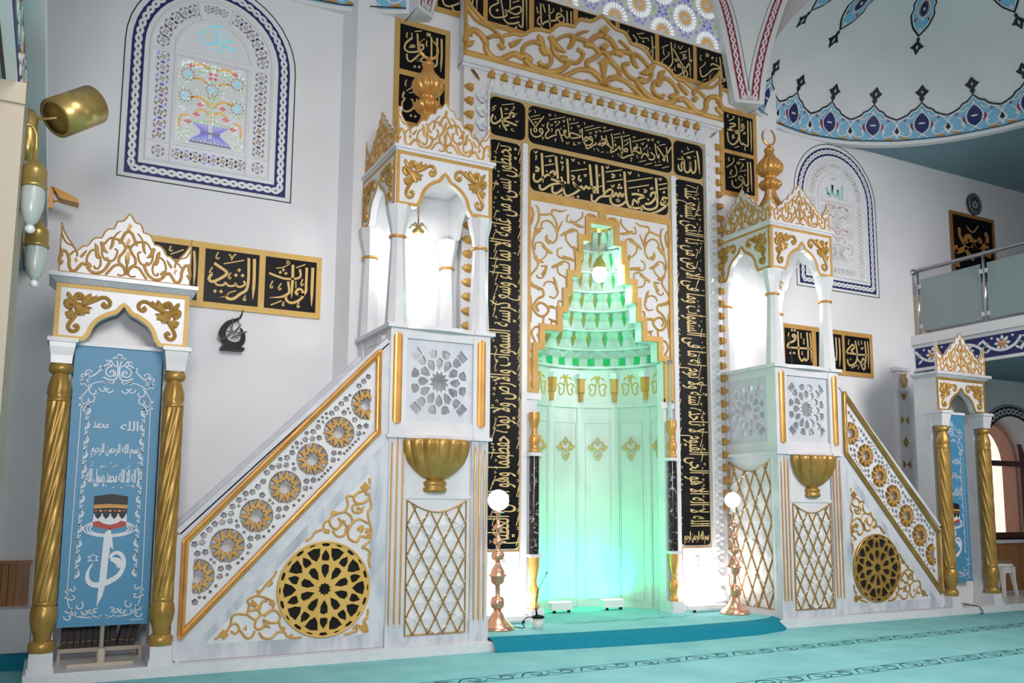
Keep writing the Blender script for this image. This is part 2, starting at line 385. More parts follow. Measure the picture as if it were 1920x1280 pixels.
def dome(name, T):
    b = MB(); N = 72; K = 14; vs = []
    for j in range(K+1):
        ph = pi/2*j/K
        for i in range(N+1):
            th = -ACUT+2*ACUT*i/N; r = DR*cos(ph)
            vs.append((max(CUT, DCX+r*cos(th)), DCY+r*sin(th), DZ+DH*sin(ph)))
    b.add(vs, [(j*(N+1)+i, j*(N+1)+i+1, (j+1)*(N+1)+i+1, (j+1)*(N+1)+i) for j in range(K) for i in range(N)], 0, True)
    arc = [(DCX+(DR+.05)*cos(-ACUT+2*ACUT*k/N), DCY+(DR+.05)*sin(-ACUT+2*ACUT*k/N)) for k in range(N+1)]
    b.ribbon(lambda u, v, w: (u, v, DZ-w), arc, .10, .045, 0, kind='flat', sub=1)
    px_ = .651/230; py_ = .5/212
    pitch = radians(16.36)*DR
    for k in range(-7, 15):
        c = radians(79.7)*DR-pitch*k*1.0
        if abs(c/DR) > ACUT+.1: continue
        def G(x, y, w): return FD(min(max(c-x*px_, -ACUT*DR), ACUT*DR), y*py_, w)
        def S(P, m, w): b.prism(G, P, 0, w, m=m)
        top = [(115, 125), (85, 137), (60, 152), (48, 170), (25, 180), (0, 210)]
        full = top+[(-x, y) for x, y in top[-2::-1]]
        pol = [(115, 0)]+full+[(-115, 0)]
        for i in range(len(full)-1):                   # strips follow the curve of the dome
            a, d = full[i], full[i+1]
            for y0, y1 in ((0, .34), (.34, .67), (.67, 1)):
                b.face([G(a[0], a[1]*y0, .004), G(d[0], d[1]*y0, .004), G(d[0], d[1]*y1, .004), G(a[0], a[1]*y1, .004)], 1)
        b.ribbon(G, full, 9, .012, 2, kind='card', sub=1); b.ribbon(G, [(x*.96, y-10) for x, y in full], 6, .012, 0, kind='card', sub=1)
        b.ribbon(G, [(115, 2), (-115, 2)], 5, .012, 2, kind='card', sub=1)
        for s in (-1, 1):
            b.ribbon(G, [(0*s, 165), (22*s, 135), (38*s, 100), (30*s, 60), (0, 30), (-22*s, 10)], 6, .02, 0, kind='card', sub=3)
            b.ribbon(G, [(112*s, 95), (80*s, 132), (45*s, 128), (28*s, 150)], 6, .014, 0, kind='card', sub=3)
            b.ribbon(G, [(105*s, 42), (70*s, 22), (46*s, 45), (60*s, 90), (75*s, 100)], 6, .014, 0, kind='card', sub=3)
            S([(x*s, y) for x, y in [(36, 60), (52, 80), (46, 105), (34, 95)]], 3, .013); S([(x*s, y) for x, y in [(55, 8), (75, 28), (105, 10)]], 4, .013)
            S([(x*s, y) for x, y in [(70, 112), (82, 118), (74, 130)]], 3, .013); S(ell(52*s, 58, 8, 10, 8), 0, .013)
            S(ell(20*s, 172, 5, 5, 6), 0, .013)
        S(ell(0, 95, 31, 56, 12), 5, .015); S(ell(0, 95, 17, 5, 6), 0, .022); S(ell(0, 165, 7, 12, 6), 0, .016)
        S([(115, 15), (138, 55), (122, 80), (115, 112), (108, 80), (92, 55)], 0, .013); S([(115, 40), (126, 55), (115, 84), (104, 55)], 2, .018)
        S([(0, 210), (8, 222), (13, 232), (8, 240), (24, 256), (34, 268), (20, 276), (0, 304), (-20, 276), (-34, 268), (-24, 256), (-8, 240), (-13, 232), (-8, 222)], 2, .012)
        S([(0, 256), (4, 264), (0, 276), (-4, 264)], 0, .02)
    for ang in (115, 90.5, 50.5, 10.5, -29.5, -69.5, -105):
        c = radians(ang)*DR
        def G(x, y, w): return FD(c-x*px_*1.15, 1.07+y*py_*.95, w)
        def S(P, m, w): b.prism(G, P, 0, w, m=m)
        out = [(0, 90), (35, 125), (48, 140), (62, 165), (78, 200), (70, 230), (82, 255), (66, 300), (48, 330), (30, 350), (0, 385)]
        full = out+[(-x, y) for x, y in out[-2:0:-1]]
        S(full, 2, .004); S([(x*.86, 238+(y-238)*.9) for x, y in full], 0, .008); S([(x*.78, 238+(y-238)*.85) for x, y in full], 1, .012)
        S(ell(0, 235, 34, 42, 10), 4, .016); S(ell(0, 235, 24, 38, 10), 5, .02); S(ell(0, 235, 8, 8, 6), 0, .025)
        for s in (-1, 1):
            b.ribbon(G, [(-10*s, 180), (35*s, 210), (40*s, 250), (0, 300)], 6, .024, 0, kind='card', sub=3); S(ell(40*s, 290, 5, 12, 6, -.6*s), 3, .016); S(ell(-40*s, 180, 5, 12, 6, -.6*s), 3, .016)
        for q in (130, 335): S(ell(0, q, 9, 9, 6), 0, .016)
        S([(0, 92), (10, 82), (6, 70), (22, 52), (36, 40), (16, 30), (0, 0), (-16, 30), (-36, 40), (-22, 52), (-6, 70), (-10, 82)], 2, .01); S([(0, 26), (5, 42), (0, 54), (-5, 42)], 0, .015)
    b.build(name, [PLASTER, SKYB, INK, RED, ORANGE, NAVY], kind='structure', T=T)
dome('ceiling_dome', T0); dome('ceiling_dome.001', TM)
# ---- pendentives with crimson braided edges
def pendentive(name, T):
    b = MB()
    Lc = [(7.20, 7.95, 6.20), (7.12, 7.95, 6.57), (7.04, 7.95, 6.97), (6.95, 7.95, 7.30), (6.86, 7.95, 7.52), (6.55, 7.95, 8.0)]
    Rc = [(CUT, 7.72, 6.13), (CUT, 7.66, 6.46), (CUT, 7.53, 6.82), (CUT, 7.35, 7.15), (CUT, 7.26, 7.27), (CUT, 6.95, 7.62)]
    Lc = smooth3(Lc); Rc = smooth3(Rc); n = len(Lc)
    def G(s, t, w):                                   # s across 0..1, t up 0..n-1
        t = min(max(t, 0), n-1.001); i = int(t); f = t-i
        L = Vector(Lc[i]).lerp(Vector(Lc[i+1]), f); R = Vector(Rc[i]).lerp(Vector(Rc[i+1]), f)
        p = L.lerp(R, s); q = s*(1-s)*.25*max(0, t/n); return (p.x+q-w*.5, p.y+q-w*.85, p.z)
    S = 8
    b.add([G(i/S, j, 0) for j in range(n) for i in range(S+1)], [(j*(S+1)+i, j*(S+1)+i+1, (j+1)*(S+1)+i+1, (j+1)*(S+1)+i) for j in range(n-1) for i in range(S)], 0, True)
    # underside and outer edges give the block its thickness
    for E, d in ((Lc, (0, .12, 0)), (Rc, (.03, .35, 0))):
        b.add([tuple(p) for p in E]+[(p[0]+d[0], min(p[1]+d[1], 8.04), p[2]) for p in E], [(i, i+1, n+i+1, n+i) for i in range(n-1)], 0)
    b.face([Lc[0], Rc[0], (CUT, 8.05, 6.13), (7.2, 8.05, 6.2)], 0)
    wid = [(Vector(Lc[i])-Vector(Rc[i])).length for i in range(n)]
    for side in (0, 1):
        P = []
        for j in range(1, n): s = .115/wid[j]; P.append((j, s))
        mp = lambda u, v, w: G((v if side == 0 else 1-v), u, w)
        def H(u, v, w):                               # u along, v metres from the edge
            j = min(max(u, 0), n-1.001); i = int(j); ww = wid[i]+(wid[i+1]-wid[i])*(j-i)
            s = v/ww; return G(s if side == 0 else 1-s, u, w)
        vs = [(k*.5+.9, .115) for k in range(2*(n-1)-1)]
        def strip(v0, v1, w, m):
            us = [k*.5+.9 for k in range(2*(n-1)-1)]
            b.add([H(u, v, w) for u in us for v in (v0, v1)], [(2*i, 2*i+1, 2*i+3, 2*i+2) for i in range(len(us)-1)], m)
        strip(.065, .165, .004, 1)
        us = [k*.1+.9 for k in range(10*(n-2))]
        for q in (-1, 1):
            cen = [.115+q*.020*sin(u*2.6) for u in us]
            b.add([H(u, c+e, .007+.001*q) for u, c in zip(us, cen) for e in (-.011, .011)], [(2*i, 2*i+1, 2*i+3, 2*i+2) for i in range(len(us)-1)], 0)
        us = [k*.5+2.4 for k in range(2*(n-2)-3)]
        b.add([H(u, v, .004) for u in us for v in (.205, .211)], [(2*i, 2*i+1, 2*i+3, 2*i+2) for i in range(len(us)-1)], 2)
    b.add([G(s, u, .004) for u in (.9, 1.7) for s in (.2, .8)], [(0, 1, 3, 2)], 1)
    for q in (-1, 1):
        xs = [.22+.56*k/30 for k in range(31)]
        b.add([G(s, 1.3+q*.28*sin(k*.75)+e, .008) for k, s in enumerate(xs) for e in (-.16, .16)], [(2*i, 2*i+1, 2*i+3, 2*i+2) for i in range(30)], 0)
    b.build(name, [PLASTER, RED, INK], kind='structure', T=T)
def smooth3(P):
    a = smooth([(p[0], p[1]) for p in P], 5); c = smooth([(p[2], 0) for p in P], 5)
    return [(x, y, z) for (x, y), (z, _) in zip(a, c)]
pendentive('trim_7', T0); pendentive('trim_8', TM)
# ---- galleries on both sides
def gallery(name, T, GX=10.62, o=.06):
    b = MB()
    b.box(GX, 18, -3, 8.25, 3.15, 3.60, 0); b.box(GX-o, 18, -3, 8.25, 3.50, 3.63, 0); (b.box(GX-.03, GX, -3, 8.25, 3.13, 3.17, 0) if o < .09 else None)
    if o < .09: b.face([(GX, -3, 3.149), (18, -3, 3.149), (18, 8.25, 3.149), (GX, 8.25, 3.149)], 1)
    else:
        for y0, y1 in ((-3, 4.5), (5.2, 8.2)):
            b.face([(GX+.045, y0, 3.148), (18, y0, 3.148), (18, y1, 3.148), (GX+.045, y1, 3.148)], 7); b.face([(GX+.06, y0+.015, 3.146), (18, y0+.015, 3.146), (18, y1-.015, 3.146), (GX+.06, y1-.015, 3.146)], 1)
    F = lambda u, v, w: (GX-w, 8.25-u, 3.175+v)
    b.prism(F, [(0.02, 0), (11, 0), (11, .28), (.02, .28)], 0, .004, m=2)
    for k in range(20):
        c = .30+k*.5; s = 1 if k % 2 else -1
        b.ribbon(F, [(c-.27, .14-.09*s), (c-.16, .14+.02*s), (c, .14+.07*s), (c+.16, .14+.02*s), (c+.25, .14-.08*s)], .035, .008, 3, kind='flat', sub=4)
        for q in range(8): b.prism(F, leaf(c+.075*cos(q*pi/4), .14-.02*s+.07*sin(q*pi/4), .07, .04, q*pi/4), 0, .010, m=3)
        b.prism(F, ell(c, .14-.02*s, .055, .05, 10), 0, .013, m=4); b.prism(F, ell(c, .14-.05*s, .045, .022, 8), 0, .016, m=3); b.prism(F, ell(c, .14-.055*s, .03, .013, 8), 0, .018, m=5)
        for q in (-1, 1):
            b.prism(F, leaf(c+.20*q, .14+.06*s, .09, .03, .6*q*s), 0, .010, m=3); b.prism(F, leaf(c+.22*q, .14-.02*s, .10, .014, .7*q*s), 0, .011, m=6); b.prism(F, ell(c+.14*q, .14-.1*s, .016, .016, 6), 0, .01, m=3)
    b.build(name, [PLASTER, TEALC, NAVY, PAINTW, ORANGE, RED, mat('leaf_green_paint_'+name, (.25, .5, .2), .5), INK], kind='structure', T=T)
gallery('ceiling_gallery', T0); gallery('ceiling_gallery.001', TM, 10.62, .09)
b = MB(); b.box(10.66, 10.8, 8.1, 8.25, 3.63, 4.22); b.build('trim_9', BEIGE, kind='structure')
b = MB(); b.box(-.85, -.215, 4.45, 5.1, 0, 3.05); b.box(-.87, -.213, 4.43, 5.12, 3.05, 3.149); b.build('wall_pillar', BEIGE, kind='structure')
# ---- pierced plaster windows with coloured glass
def plaster_window(name, cx, vivid, word):
    wn = thing(name, (cx, 8.25, 4.105), None, None); wn['kind'] = 'structure'; VS = 1.287
    F = lambda u, v, w: (u, -w, v)
    b = MB()
    def ring(a0, b0, a1, b1, w, m): b.prism(F, arch(a0, b0, VS), 0, w, [arch(a1, b1, VS)], m=m)
    ring(.768, 0, .758, .010, .003, 1); ring(.71, .045, .60, .155, .003, 0)
    P = arch(.655, .10, VS, n=40); P = P[1:]+P[:1]
    closed = [P[-1], P[0]]
    dense = []
    for i in range(len(P)):
        a, c = P[i], P[(i+1) % len(P)]; k = max(1, int(hypot(c[0]-a[0], c[1]-a[1])/.1))
        dense += [(a[0]+(c[0]-a[0])*t/k, a[1]+(c[1]-a[1])*t/k) for t in range(k)]
    braid(b, F, dense, .021, .155, .026, 2, .006, True)
    for i in range(0, 0): pass
    b.build('painted_border', [NAVY, INK, PAINTW], wn)
    b = MB()
    b.prism(F, arch(.60, .155, VS), -.002, .004)
    def mould(P, wd=.035, h=.022): b.ribbon(F, P, wd, h, 0, kind='ridge', sub=1, closed=True)
    mould(arch(.545, .20, VS, n=24)); mould([(-.32, .40), (.32, .40), (.32, 1.22), (-.32, 1.22)]); 
    mould([(-.34, 1.27), (.34, 1.27)]+[(.34*cos(pi*k/16), 1.27+.36*sin(pi*k/16)) for k in range(1, 16)])
    for P in ([(-.53, .385), (.53, .385)], [(-.53, 1.25), (.53, 1.25)], [(-.335, .21), (-.335, 1.26)], [(.335, .21), (.335, 1.26)], [(-.12, 1.62), (-.17, 1.81)], [(.12, 1.62), (.17, 1.81)]):
        b.ribbon(F, P, .03, .02, 0, kind='ridge', sub=1)
    b.build('plaster_tracery', PLASTER, wn)
    b = MB(); E = lambda P, m: b.prism(F, P, 0, .007, m=m)
    PET = G_PKp if vivid else 7
    def rosette(x, z, r, mo, mi, tilt=0):
        for q in range(6): a = tilt+q*pi/3+.5; E(leaf(x+r*.82*cos(a), z+r*.82*sin(a), r*.75, r*.34, a+pi/2, 3), mo if q % 3 else 6)
        for q in range(4): a = tilt+q*pi/2+.4; E(leaf(x+r*.3*cos(a), z+r*.3*sin(a), r*.5, r*.36, a, 3), mi)
    V = vivid
    for s in (-1, 1):
        for k in range(8): rosette(s*.44, .44+k*.107, .060, 2 if (V and s < 0 and k % 2) else 6, 5 if (V and k < 5) else 7)
        for k in range(6):
            a = .10+k*.205; rosette(s*.45*cos(a), VS+.01+.45*sin(a), .060, 6, 7)
        rosette(s*.44, .29, .058, 6, 7)
    for k in range(8): rosette(-.28+k*.08, .29, .052, 2 if V and k in (1, 3, 4) else 6, 5 if V else 7)
    for k in (-1, 0, 1): rosette(k*.07, VS+.47-abs(k)*.01, .04, 6, 7)
    # bouquet
    green, org, red, blu, cy = (3, 0, 4, 2, 5+3) if V else (7, 9, 9, 6, 7)
    if not V: green = 6
    for (x, z) in ((-.22, 1.07), (-.23, .86), (.22, 1.07), (.23, .83), (0, .96)):
        for q in range(11): a = q*2*pi/11; E(ell(x+.055*cos(a), z+.055*sin(a), .011, .011, 6), 7)
        for q in range(6): a = q*pi/3; E(leaf(x+.025*cos(a), z+.025*sin(a), .03, .016, a, 3), cy)
        for q in range(12): a = q*pi/6+.2; E(leaf(x+.085*cos(a), z+.085*sin(a), .036, .016, a+.5, 3), green)
    for q in range(9): a = pi*(.08+.84*q/8); E(leaf(.105*cos(a), 1.10+.075*sin(a), .07, .018, a, 3), green)
    for q in range(4): E(ell(.022*(1 if q % 2 else -1), 1.095+.022*(1 if q > 1 else -1), .017, .014, 8), red)
    for s in (-1, 1):
        for (P, w_) in (([(.03, 1.16), (.11, 1.19), (.2, 1.17)], .022), ([(.05, 1.02), (.11, 1.05), (.17, 1.04)], .02), ([(.02, .80), (.10, .87), (.2, .85)], .024), ([(.02, .72), (.08, .76), (.14, .72)], .02), ([(.2, .68), (.265, .66), (.275, .55)], .02)):
            b.ribbon(F, [(x*s, z) for x, z in P], w_, .007, org, kind='flat', sub=3)
        for (x, z) in ((.10, .80), (.13, .70), (.2, .62), (.2, 1.16)):
            for q in range(4): E(ell(x*s+.02*cos(q*1.57), z+.012*sin(q*1.57), .014, .009, 6), red)
        for q in range(6): E(leaf(.03*s, .66+q*.045, .045, .018, .5*s, 3), green)
        for q in range(7): E(ell(s*(.03+q*.024), .645-.002*q, .009, .014, 6), green)
        for q in range(7): a = q*.9; E(leaf(s*.235+.04*cos(a), .50+.05*sin(a), .04, .018, a, 3), green)
        for q in range(5):
            b.ribbon(F, [(s*(.03+.03*q), .62), (s*(.025+.012*q), .55)], .013, .007, blu, kind='flat', sub=1)
            b.ribbon(F, [(s*(.02+.012*q), .53), (s*(.03+.035*q), .45)], .015, .007, blu, kind='flat', sub=1)
    E([(-.02, .46), (.02, .46), (0, .50)], blu); b.ribbon(F, [(-.19, .437), (.19, .437)], .016, .007, 6, kind='flat', sub=1); b.ribbon(F, [(-.09, .54), (.09, .54)], .016, .007, 6, kind='flat', sub=1)
    for q in range(7): E([(-.007, .64+q*.045), (.007, .64+q*.045), (.007, .67+q*.045), (-.007, .67+q*.045)], org)
    rnd = random.Random(3)
    for q in range(330 if V else 60):
        x, z = rnd.uniform(-.29, .29), rnd.choice([rnd.uniform(.41, .60), rnd.uniform(.6, 1.2), rnd.uniform(1.13, 1.21)])
        if abs(x) < .18 and z < .62: continue
        x = round(x/.017)*.017; z = round(z/.017)*.017
        E(ell(x, z, .005, .005, 5), 1)
    G = lambda u, v, w: (u, -w, v)
    cyan = 8 if V else 8
    if word == 'm':
        t = "14:850,430 880,450 855,470 810,490;14:850,515 845,560 880,580;18:890,580 960,570 1000,540;20:990,400 1000,480 1000,560;16:920,375 1065,350;12:1035,465 1110,450;14:1040,500 1060,545 1090,510 1160,500 1120,470;16:1060,580 1110,560 1140,580 1215,578;14:1020,600 1075,640;10:1030,420 1040,400;10:1060,420 1085,400;10:940,620 950,630;10:980,620 1000,640;12:1180,680 1200,650 1190,635"
        cv = lambda x, y: ((x-985)/1150, 1.475-(y-500)/1150)
    else:
        t = "14:270,430 262,440;16:255,400 262,440 285,440 300,380;16:300,380 305,430 330,440 340,400;14:345,400 350,455 370,460 378,370;12:275,320 320,310;12:295,345 330,335;10:395,460 410,455"
        cv = lambda x, y: ((x-325)/420, 1.45-(y-390)/420)
    draw(b, F, t, cv, cyan, .008, 'flat')
    mats = [G_OR, G_W, G_BL, G_GR, G_RD, G_PK, G_GY, mat('beige_glass_'+name, (.47, .41, .37), .3), G_CY, mat('faded_rose_glass_'+name, (.60, .42, .42), .3)] if V else [G_OR, PAINTW, mat('faded_blue_glass', (.55, .56, .75), .3), G_GR, G_RD, mat('faded_glass', (.6, .6, .6), .3), mat('pale_grey_glass', (.60, .60, .60), .3), mat('pale_beige_glass', (.62, .58, .55), .3), mat('pale_turquoise_glass', (.38, .62, .64), .3), mat('faded_rose_glass', (.68, .5, .5), .3)]
    b.build('coloured_glass', mats, wn)
G_PKp = 7
plaster_window('window_1', 1.107, True, 'm'); plaster_window('window_2', 9.20, False, 'a')
# ---- large arched stained window above the mihrab
wn = thing('window_4', (AX, 8.05, 6.84), None, None); wn['kind'] = 'structure'
F = lambda u, v, w: (u, -w, v)
b = MB(); R = 1.98
b.prism(F, [(-R, 0), (R, 0)]+[(R*cos(pi*k/30), .05+R*sin(pi*k/30)) for k in range(31)], 0, .02); b.build('plaster_tracery', PLASTER, wn)
b = MB(); E = lambda P, m: b.prism(F, P, 0, .028, m=m)
def big(x, z):
    for q in range(24):
        a = 2*pi*q/24; P = leaf(x+.155*cos(a), z+.155*sin(a), .085, .03, a, 4)
        if min(p[1] for p in P) > .02: E(P, 1)
    for q in range(12):
        a = 2*pi*q/12; P = leaf(x+.07*cos(a), z+.07*sin(a), .085, .032, a, 4)
        if min(p[1] for p in P) > .02: E(P, 0)
def oksp(P): return min(p[1] for p in P) > .03 and max(hypot(p[0], p[1]) for p in P) < R-.06
def EE(P, m):
    if oksp(P): E(P, m)
CT = [(i*.50-.02+(.25 if j % 2 else 0), .03+j*.30) for i in range(-4, 5) for j in range(0, 6)]
CB = [(x, z) for k, (x, z) in enumerate(CT) if True]
big_c = [(i*.68+(.34 if j % 2 else 0)+.30, .05+j*.26) for i in range(-4, 4) for j in range(0, 7)]
for (x, z) in big_c:
    for q in range(22):
        a = 2*pi*q/22; EE([(x+rr_*cos(a+da), z+rr_*sin(a+da)) for rr_, da in ((.105, -.03), (.105, .03), (.165, .085), (.172, 0), (.165, -.085))], 1)
    for q in range(12):
        a = 2*pi*q/12; EE(leaf(x+.064*cos(a), z+.064*sin(a), .07, .026, a, 4), 0)
for (x, z) in big_c:
    for (cx, cz, m_) in ((x+.34, z, 2), (x+.17, z+.235, 3), (x-.17, z+.235, 3)):
        for q in range(6):
            a = q*pi/3+.5; P = leaf(cx+.052*cos(a), cz+.052*sin(a), .052, .036, a, 3)
            if min(hypot(p[0]-bx_, p[1]-bz_) for p in P for bx_, bz_ in big_c) > .178: EE(P, m_)
        for q in range(8):
            a = q*pi/4; P = leaf(cx+.115*cos(a), cz+.115*sin(a), .05, .034, a, 3)
            if min(hypot(p[0]-bx_, p[1]-bz_) for p in P for bx_, bz_ in big_c) > .178: EE(P, 2 if (q+m_) % 2 else 3)
b.build('coloured_glass', [G_OR, G_W, G_BL, G_GR], wn)
# ================================================================== carved crest shared by pediment, canopies and portals
_cc = px((1100, 30), 5.954, 7.88)
_C0 = _cc(178, 893); _C1 = _cc(1470, 1212); _CS = _C1[0]-_C0[0]
def cn(x, y):
    p = _cc(x, y); return ((p[0]-_C0[0])/_CS, (p[1]-_C0[1]-(_C1[1]-_C0[1])*(p[0]-_C0[0])/_CS)/_CS)
CREST_OUT = pts("178,62 215,100 255,150 300,195 345,215 405,235 445,290 475,355 540,380 600,405 650,450 690,515 720,555 790,575 850,605 900,650 940,705 985,745 1050,765 1110,815 1165,865 1240,815 1330,775 1400,720 1455,640")
CREST_MID = "d85:178,232;d75:176,412;d95:176,585;60t:176,600 177,650 178,715;35:178,700 178,830"
CREST_SCROLL = """45:182,285 250,330 320,440;40:180,460 215,500 240,540 290,600 345,660 350,730;35:215,510 270,470 340,450 430,465 480,480;50:300,460 345,475 380,490
25t:480,480 450,430 390,370 335,335;28:480,480 520,480 590,530 650,600 690,640;45t:490,480 500,560 550,640
32:450,590 390,600 420,690 480,750 560,770 640,780 690,740 700,660;55t:715,600 690,640 640,680 570,690;60t:560,760 600,770 640,800
45:530,770 570,840 640,920 760,990 880,1010 960,980;32:960,970 975,900 950,830 900,770 840,740 780,750 720,800 710,870 750,930 810,950 825,925
55t:790,760 800,700 835,660;50t:800,760 780,800 740,810;60:900,970 930,940 980,950
45:980,970 1050,970 1120,1040 1180,1100 1250,1110 1290,1060 1290,1000 1340,940 1400,940 1440,1000 1460,1090
28:1280,950 1220,890 1160,870 1150,920;d55:1165,968;40t:1090,910 1050,870 980,790;25:1165,870 1240,830 1360,830 1440,760;40t:1420,1010 1430,960 1455,910
38:200,830 220,780 280,745 360,760 440,800 520,880 600,960;25:215,830 280,870 370,880;50:240,760 300,740 360,750;40t:1460,1120 1420,1080 1390,1050"""
def crest(F, a, hs, parent, T=None, back=.03):
    out = [cn(*p) for p in CREST_OUT]
    R = [(u*a, v*a*hs) for u, v in out]; R[-1] = (a, R[-1][1])
    full = [(-x, z) for x, z in R[::-1]]+R[1:]
    b = MB(); b.prism(F, [(-a, 0)]+full+[(a, 0)], -back, 0, back=True)
    p = b.build('crest', WHITE, parent, T=T)
    b = MB(); e = a*.022
    b.ribbon(F, full, e*1.2, a*.016, 0, kind='ridge', sub=1)
    b.ribbon(F, [(-a, e), (a, e)], e*1.7, a*.016, 0, kind='ridge', sub=1)
    b.ribbon(F, [(-a+e*.5, 0), (-a+e*.5, full[0][1])], e, a*.016, 0, kind='ridge', sub=1); b.ribbon(F, [(a-e*.5, 0), (a-e*.5, full[0][1])], e, a*.016, 0, kind='ridge', sub=1)
    for s in (1, -1):
        draw(b, F, CREST_SCROLL, lambda x, y: (lambda q: (s*q[0]*a, q[1]*a*hs))(cn(x, y)), 0, a*.028, 'ridge', 0, 4, a*(.00115 if a < 1 else .00088))
    draw(b, F, CREST_MID, lambda x, y: (lambda q: (q[0]*a, q[1]*a*hs))(cn(x, y)), 0, a*.032, 'ridge', 0, 4, a*(.00115 if a < 1 else .00088))
    b.build('scrollwork', GOLDP, p, T=T)
    return p
def rrect(x0, x1, z0, z1, r=.06, n=4):
    P = []
    for cx, cz, a in ((x1-r, z0+r, -pi/2), (x1-r, z1-r, 0), (x0+r, z1-r, pi/2), (x0+r, z0+r, pi)):
        P += [(cx+r*cos(a+pi/2*k/n), cz+r*sin(a+pi/2*k/n)) for k in range(n+1)]
    return P
def frame(b, F, x0, x1, z0, z1, t, w, m=0, h=0):
    b.prism(F, [(x0, z0), (x1, z0), (x1, z1), (x0, z1)], h, w, [[(x0+t, z0+t), (x1-t, z0+t), (x1-t, z1-t), (x0+t, z1-t)]], m=m)
# ================================================================== mihrab
AN = 5.21; MY = 7.93
mh = thing('mihrab', (AX, MY, .11), 'tall white and gold prayer niche lit green inside, framed by black inscription panels', 'mihrab')
TR = rel(mh); F = WF(MY)
ST = [(4.40, .11), (4.40, 2.86), (4.482, 2.86), (4.482, 3.07), (4.694, 3.07), (4.694, 3.28), (4.767, 3.28), (4.767, 3.485), (4.82, 3.485), (4.82, 3.69), (4.925, 3.69), (4.925, 3.90), (4.957, 3.90), (4.957, 4.105), (5.055, 4.105), (5.055, 4.318)]
STR = [(2*AN-x, z) for x, z in ST[::-1]]
b = MB()
b.prism(F, [(3.53, .11)]+ST+STR+[(6.90, .11), (6.90, 5.80), (3.53, 5.80)], -.12, 0)
b.box(3.50, 6.945, MY-.05, 8.05, 5.79, 5.85); b.box(3.50, 6.93, MY-.02, 8.05, 5.76, 5.80)
for x in (4.235, 6.185): b.box(x-.03, x+.03, MY-.035, MY, .11, 5.05)
for x0, x1 in ((4.205, 4.44), (5.97, 6.215)): b.box(x0, x1, MY-.02, MY, 2.33, 2.40)
b.build('surround', WHITE, mh, T=TR)
# carved border and gilded buds
b = MB()
def carved(x0, z0, x1, z1, n, outx, outz, wd=.145):
    ux, uz = (x1-x0)/n, (z1-z0)/n
    for k in range(n):
        P = lambda a, c, w: F(x0+ux*(k+a)+outx*c*wd, z0+uz*(k+a)+outz*c*wd, w)
        o, t = P(.5, .1, .012), P(.5, 1.0, .045)
        ring = [(0, 0, .004), (0.0, .45, .05), (.12, .72, .03), (.25, .95, .05), (.5, 1.05, .03), (.75, .95, .05), (.88, .72, .03), (1, .45, .05), (1, 0, .004)]
        R = [P(*q) for q in ring]; c = P(.5, .38, .012)
        for i in range(len(R)-1): b.face([c, R[i], R[i+1]])
        b.face([P(0, 0, .004), P(1, 0, .004), P(.5, .38, .012)])
        b.face([P(.3, .25, .02), P(.5, .62, .05), P(.7, .25, .02), P(.5, .12, .045)])
carved(3.80, 5.53, 6.66, 5.53, 20, 0, 1); carved(3.81, .2, 3.81, 5.53, 36, -1, 0); carved(6.66, .2, 6.66, 5.53, 36, 1, 0)
for x0, x1, z0, z1 in ((3.785, 3.805, .80, 5.545), (6.655, 6.675, .80, 5.545), (3.805, 6.655, 5.525, 5.545)): b.prism(F, [(x0, z0), (x1, z0), (x1, z1), (x0, z1)], 0, .05)
b.build('carved_border', WHITE, mh, T=TR)
def bud(x, z, ox, oz, s=.088):
    b = MB(); tx, tz = oz, ox                       # base direction
    P = lambda a, c, w: F(x+tx*a*s+ox*c*s*1.15, z+tz*a*s+oz*c*s*1.15, w*s)
    for c0, c1, a0, a1, w0 in ((0, .28, .52, .55, .5), (.28, .60, .48, .42, .62)):
        b.add([P(-a0, c0, 0), P(-a0*.55, c0, w0), P(a0*.55, c0, w0), P(a0, c0, 0), P(-a1, c1, 0), P(-a1*.55, c1, w0), P(a1*.55, c1, w0), P(a1, c1, 0)], [(0, 1, 5, 4), (1, 2, 6, 5), (2, 3, 7, 6), (4, 5, 6, 7), (0, 3, 2, 1)])
    a1 = .40; T_ = P(0, 1.05, .1)
    q = [P(-a1, .6, 0), P(-a1*.55, .6, .55), P(a1*.55, .6, .55), P(a1, .6, 0)]
    for i in range(3): b.face([q[i], q[i+1], T_])
    b.build('gilded_bud', GOLDP, mh, T=TR)
for k in range(19): bud(3.84+k*.1508, 5.695, 0, 1)
for k in range(30): bud(6.845, 1.25+k*.148, 1, 0)
for k in range(30): bud(3.625, 1.25+k*.148, -1, 0)
for s, x in ((-1, 3.67), (1, 6.79)): bud(x, 5.665, .7*s, .7)
# pediment
p = crest(lambda u, v, w: (AN-.0+u, MY-.045-w, 5.85+v), 1.71, .98, mh, T=TR, back=.10)
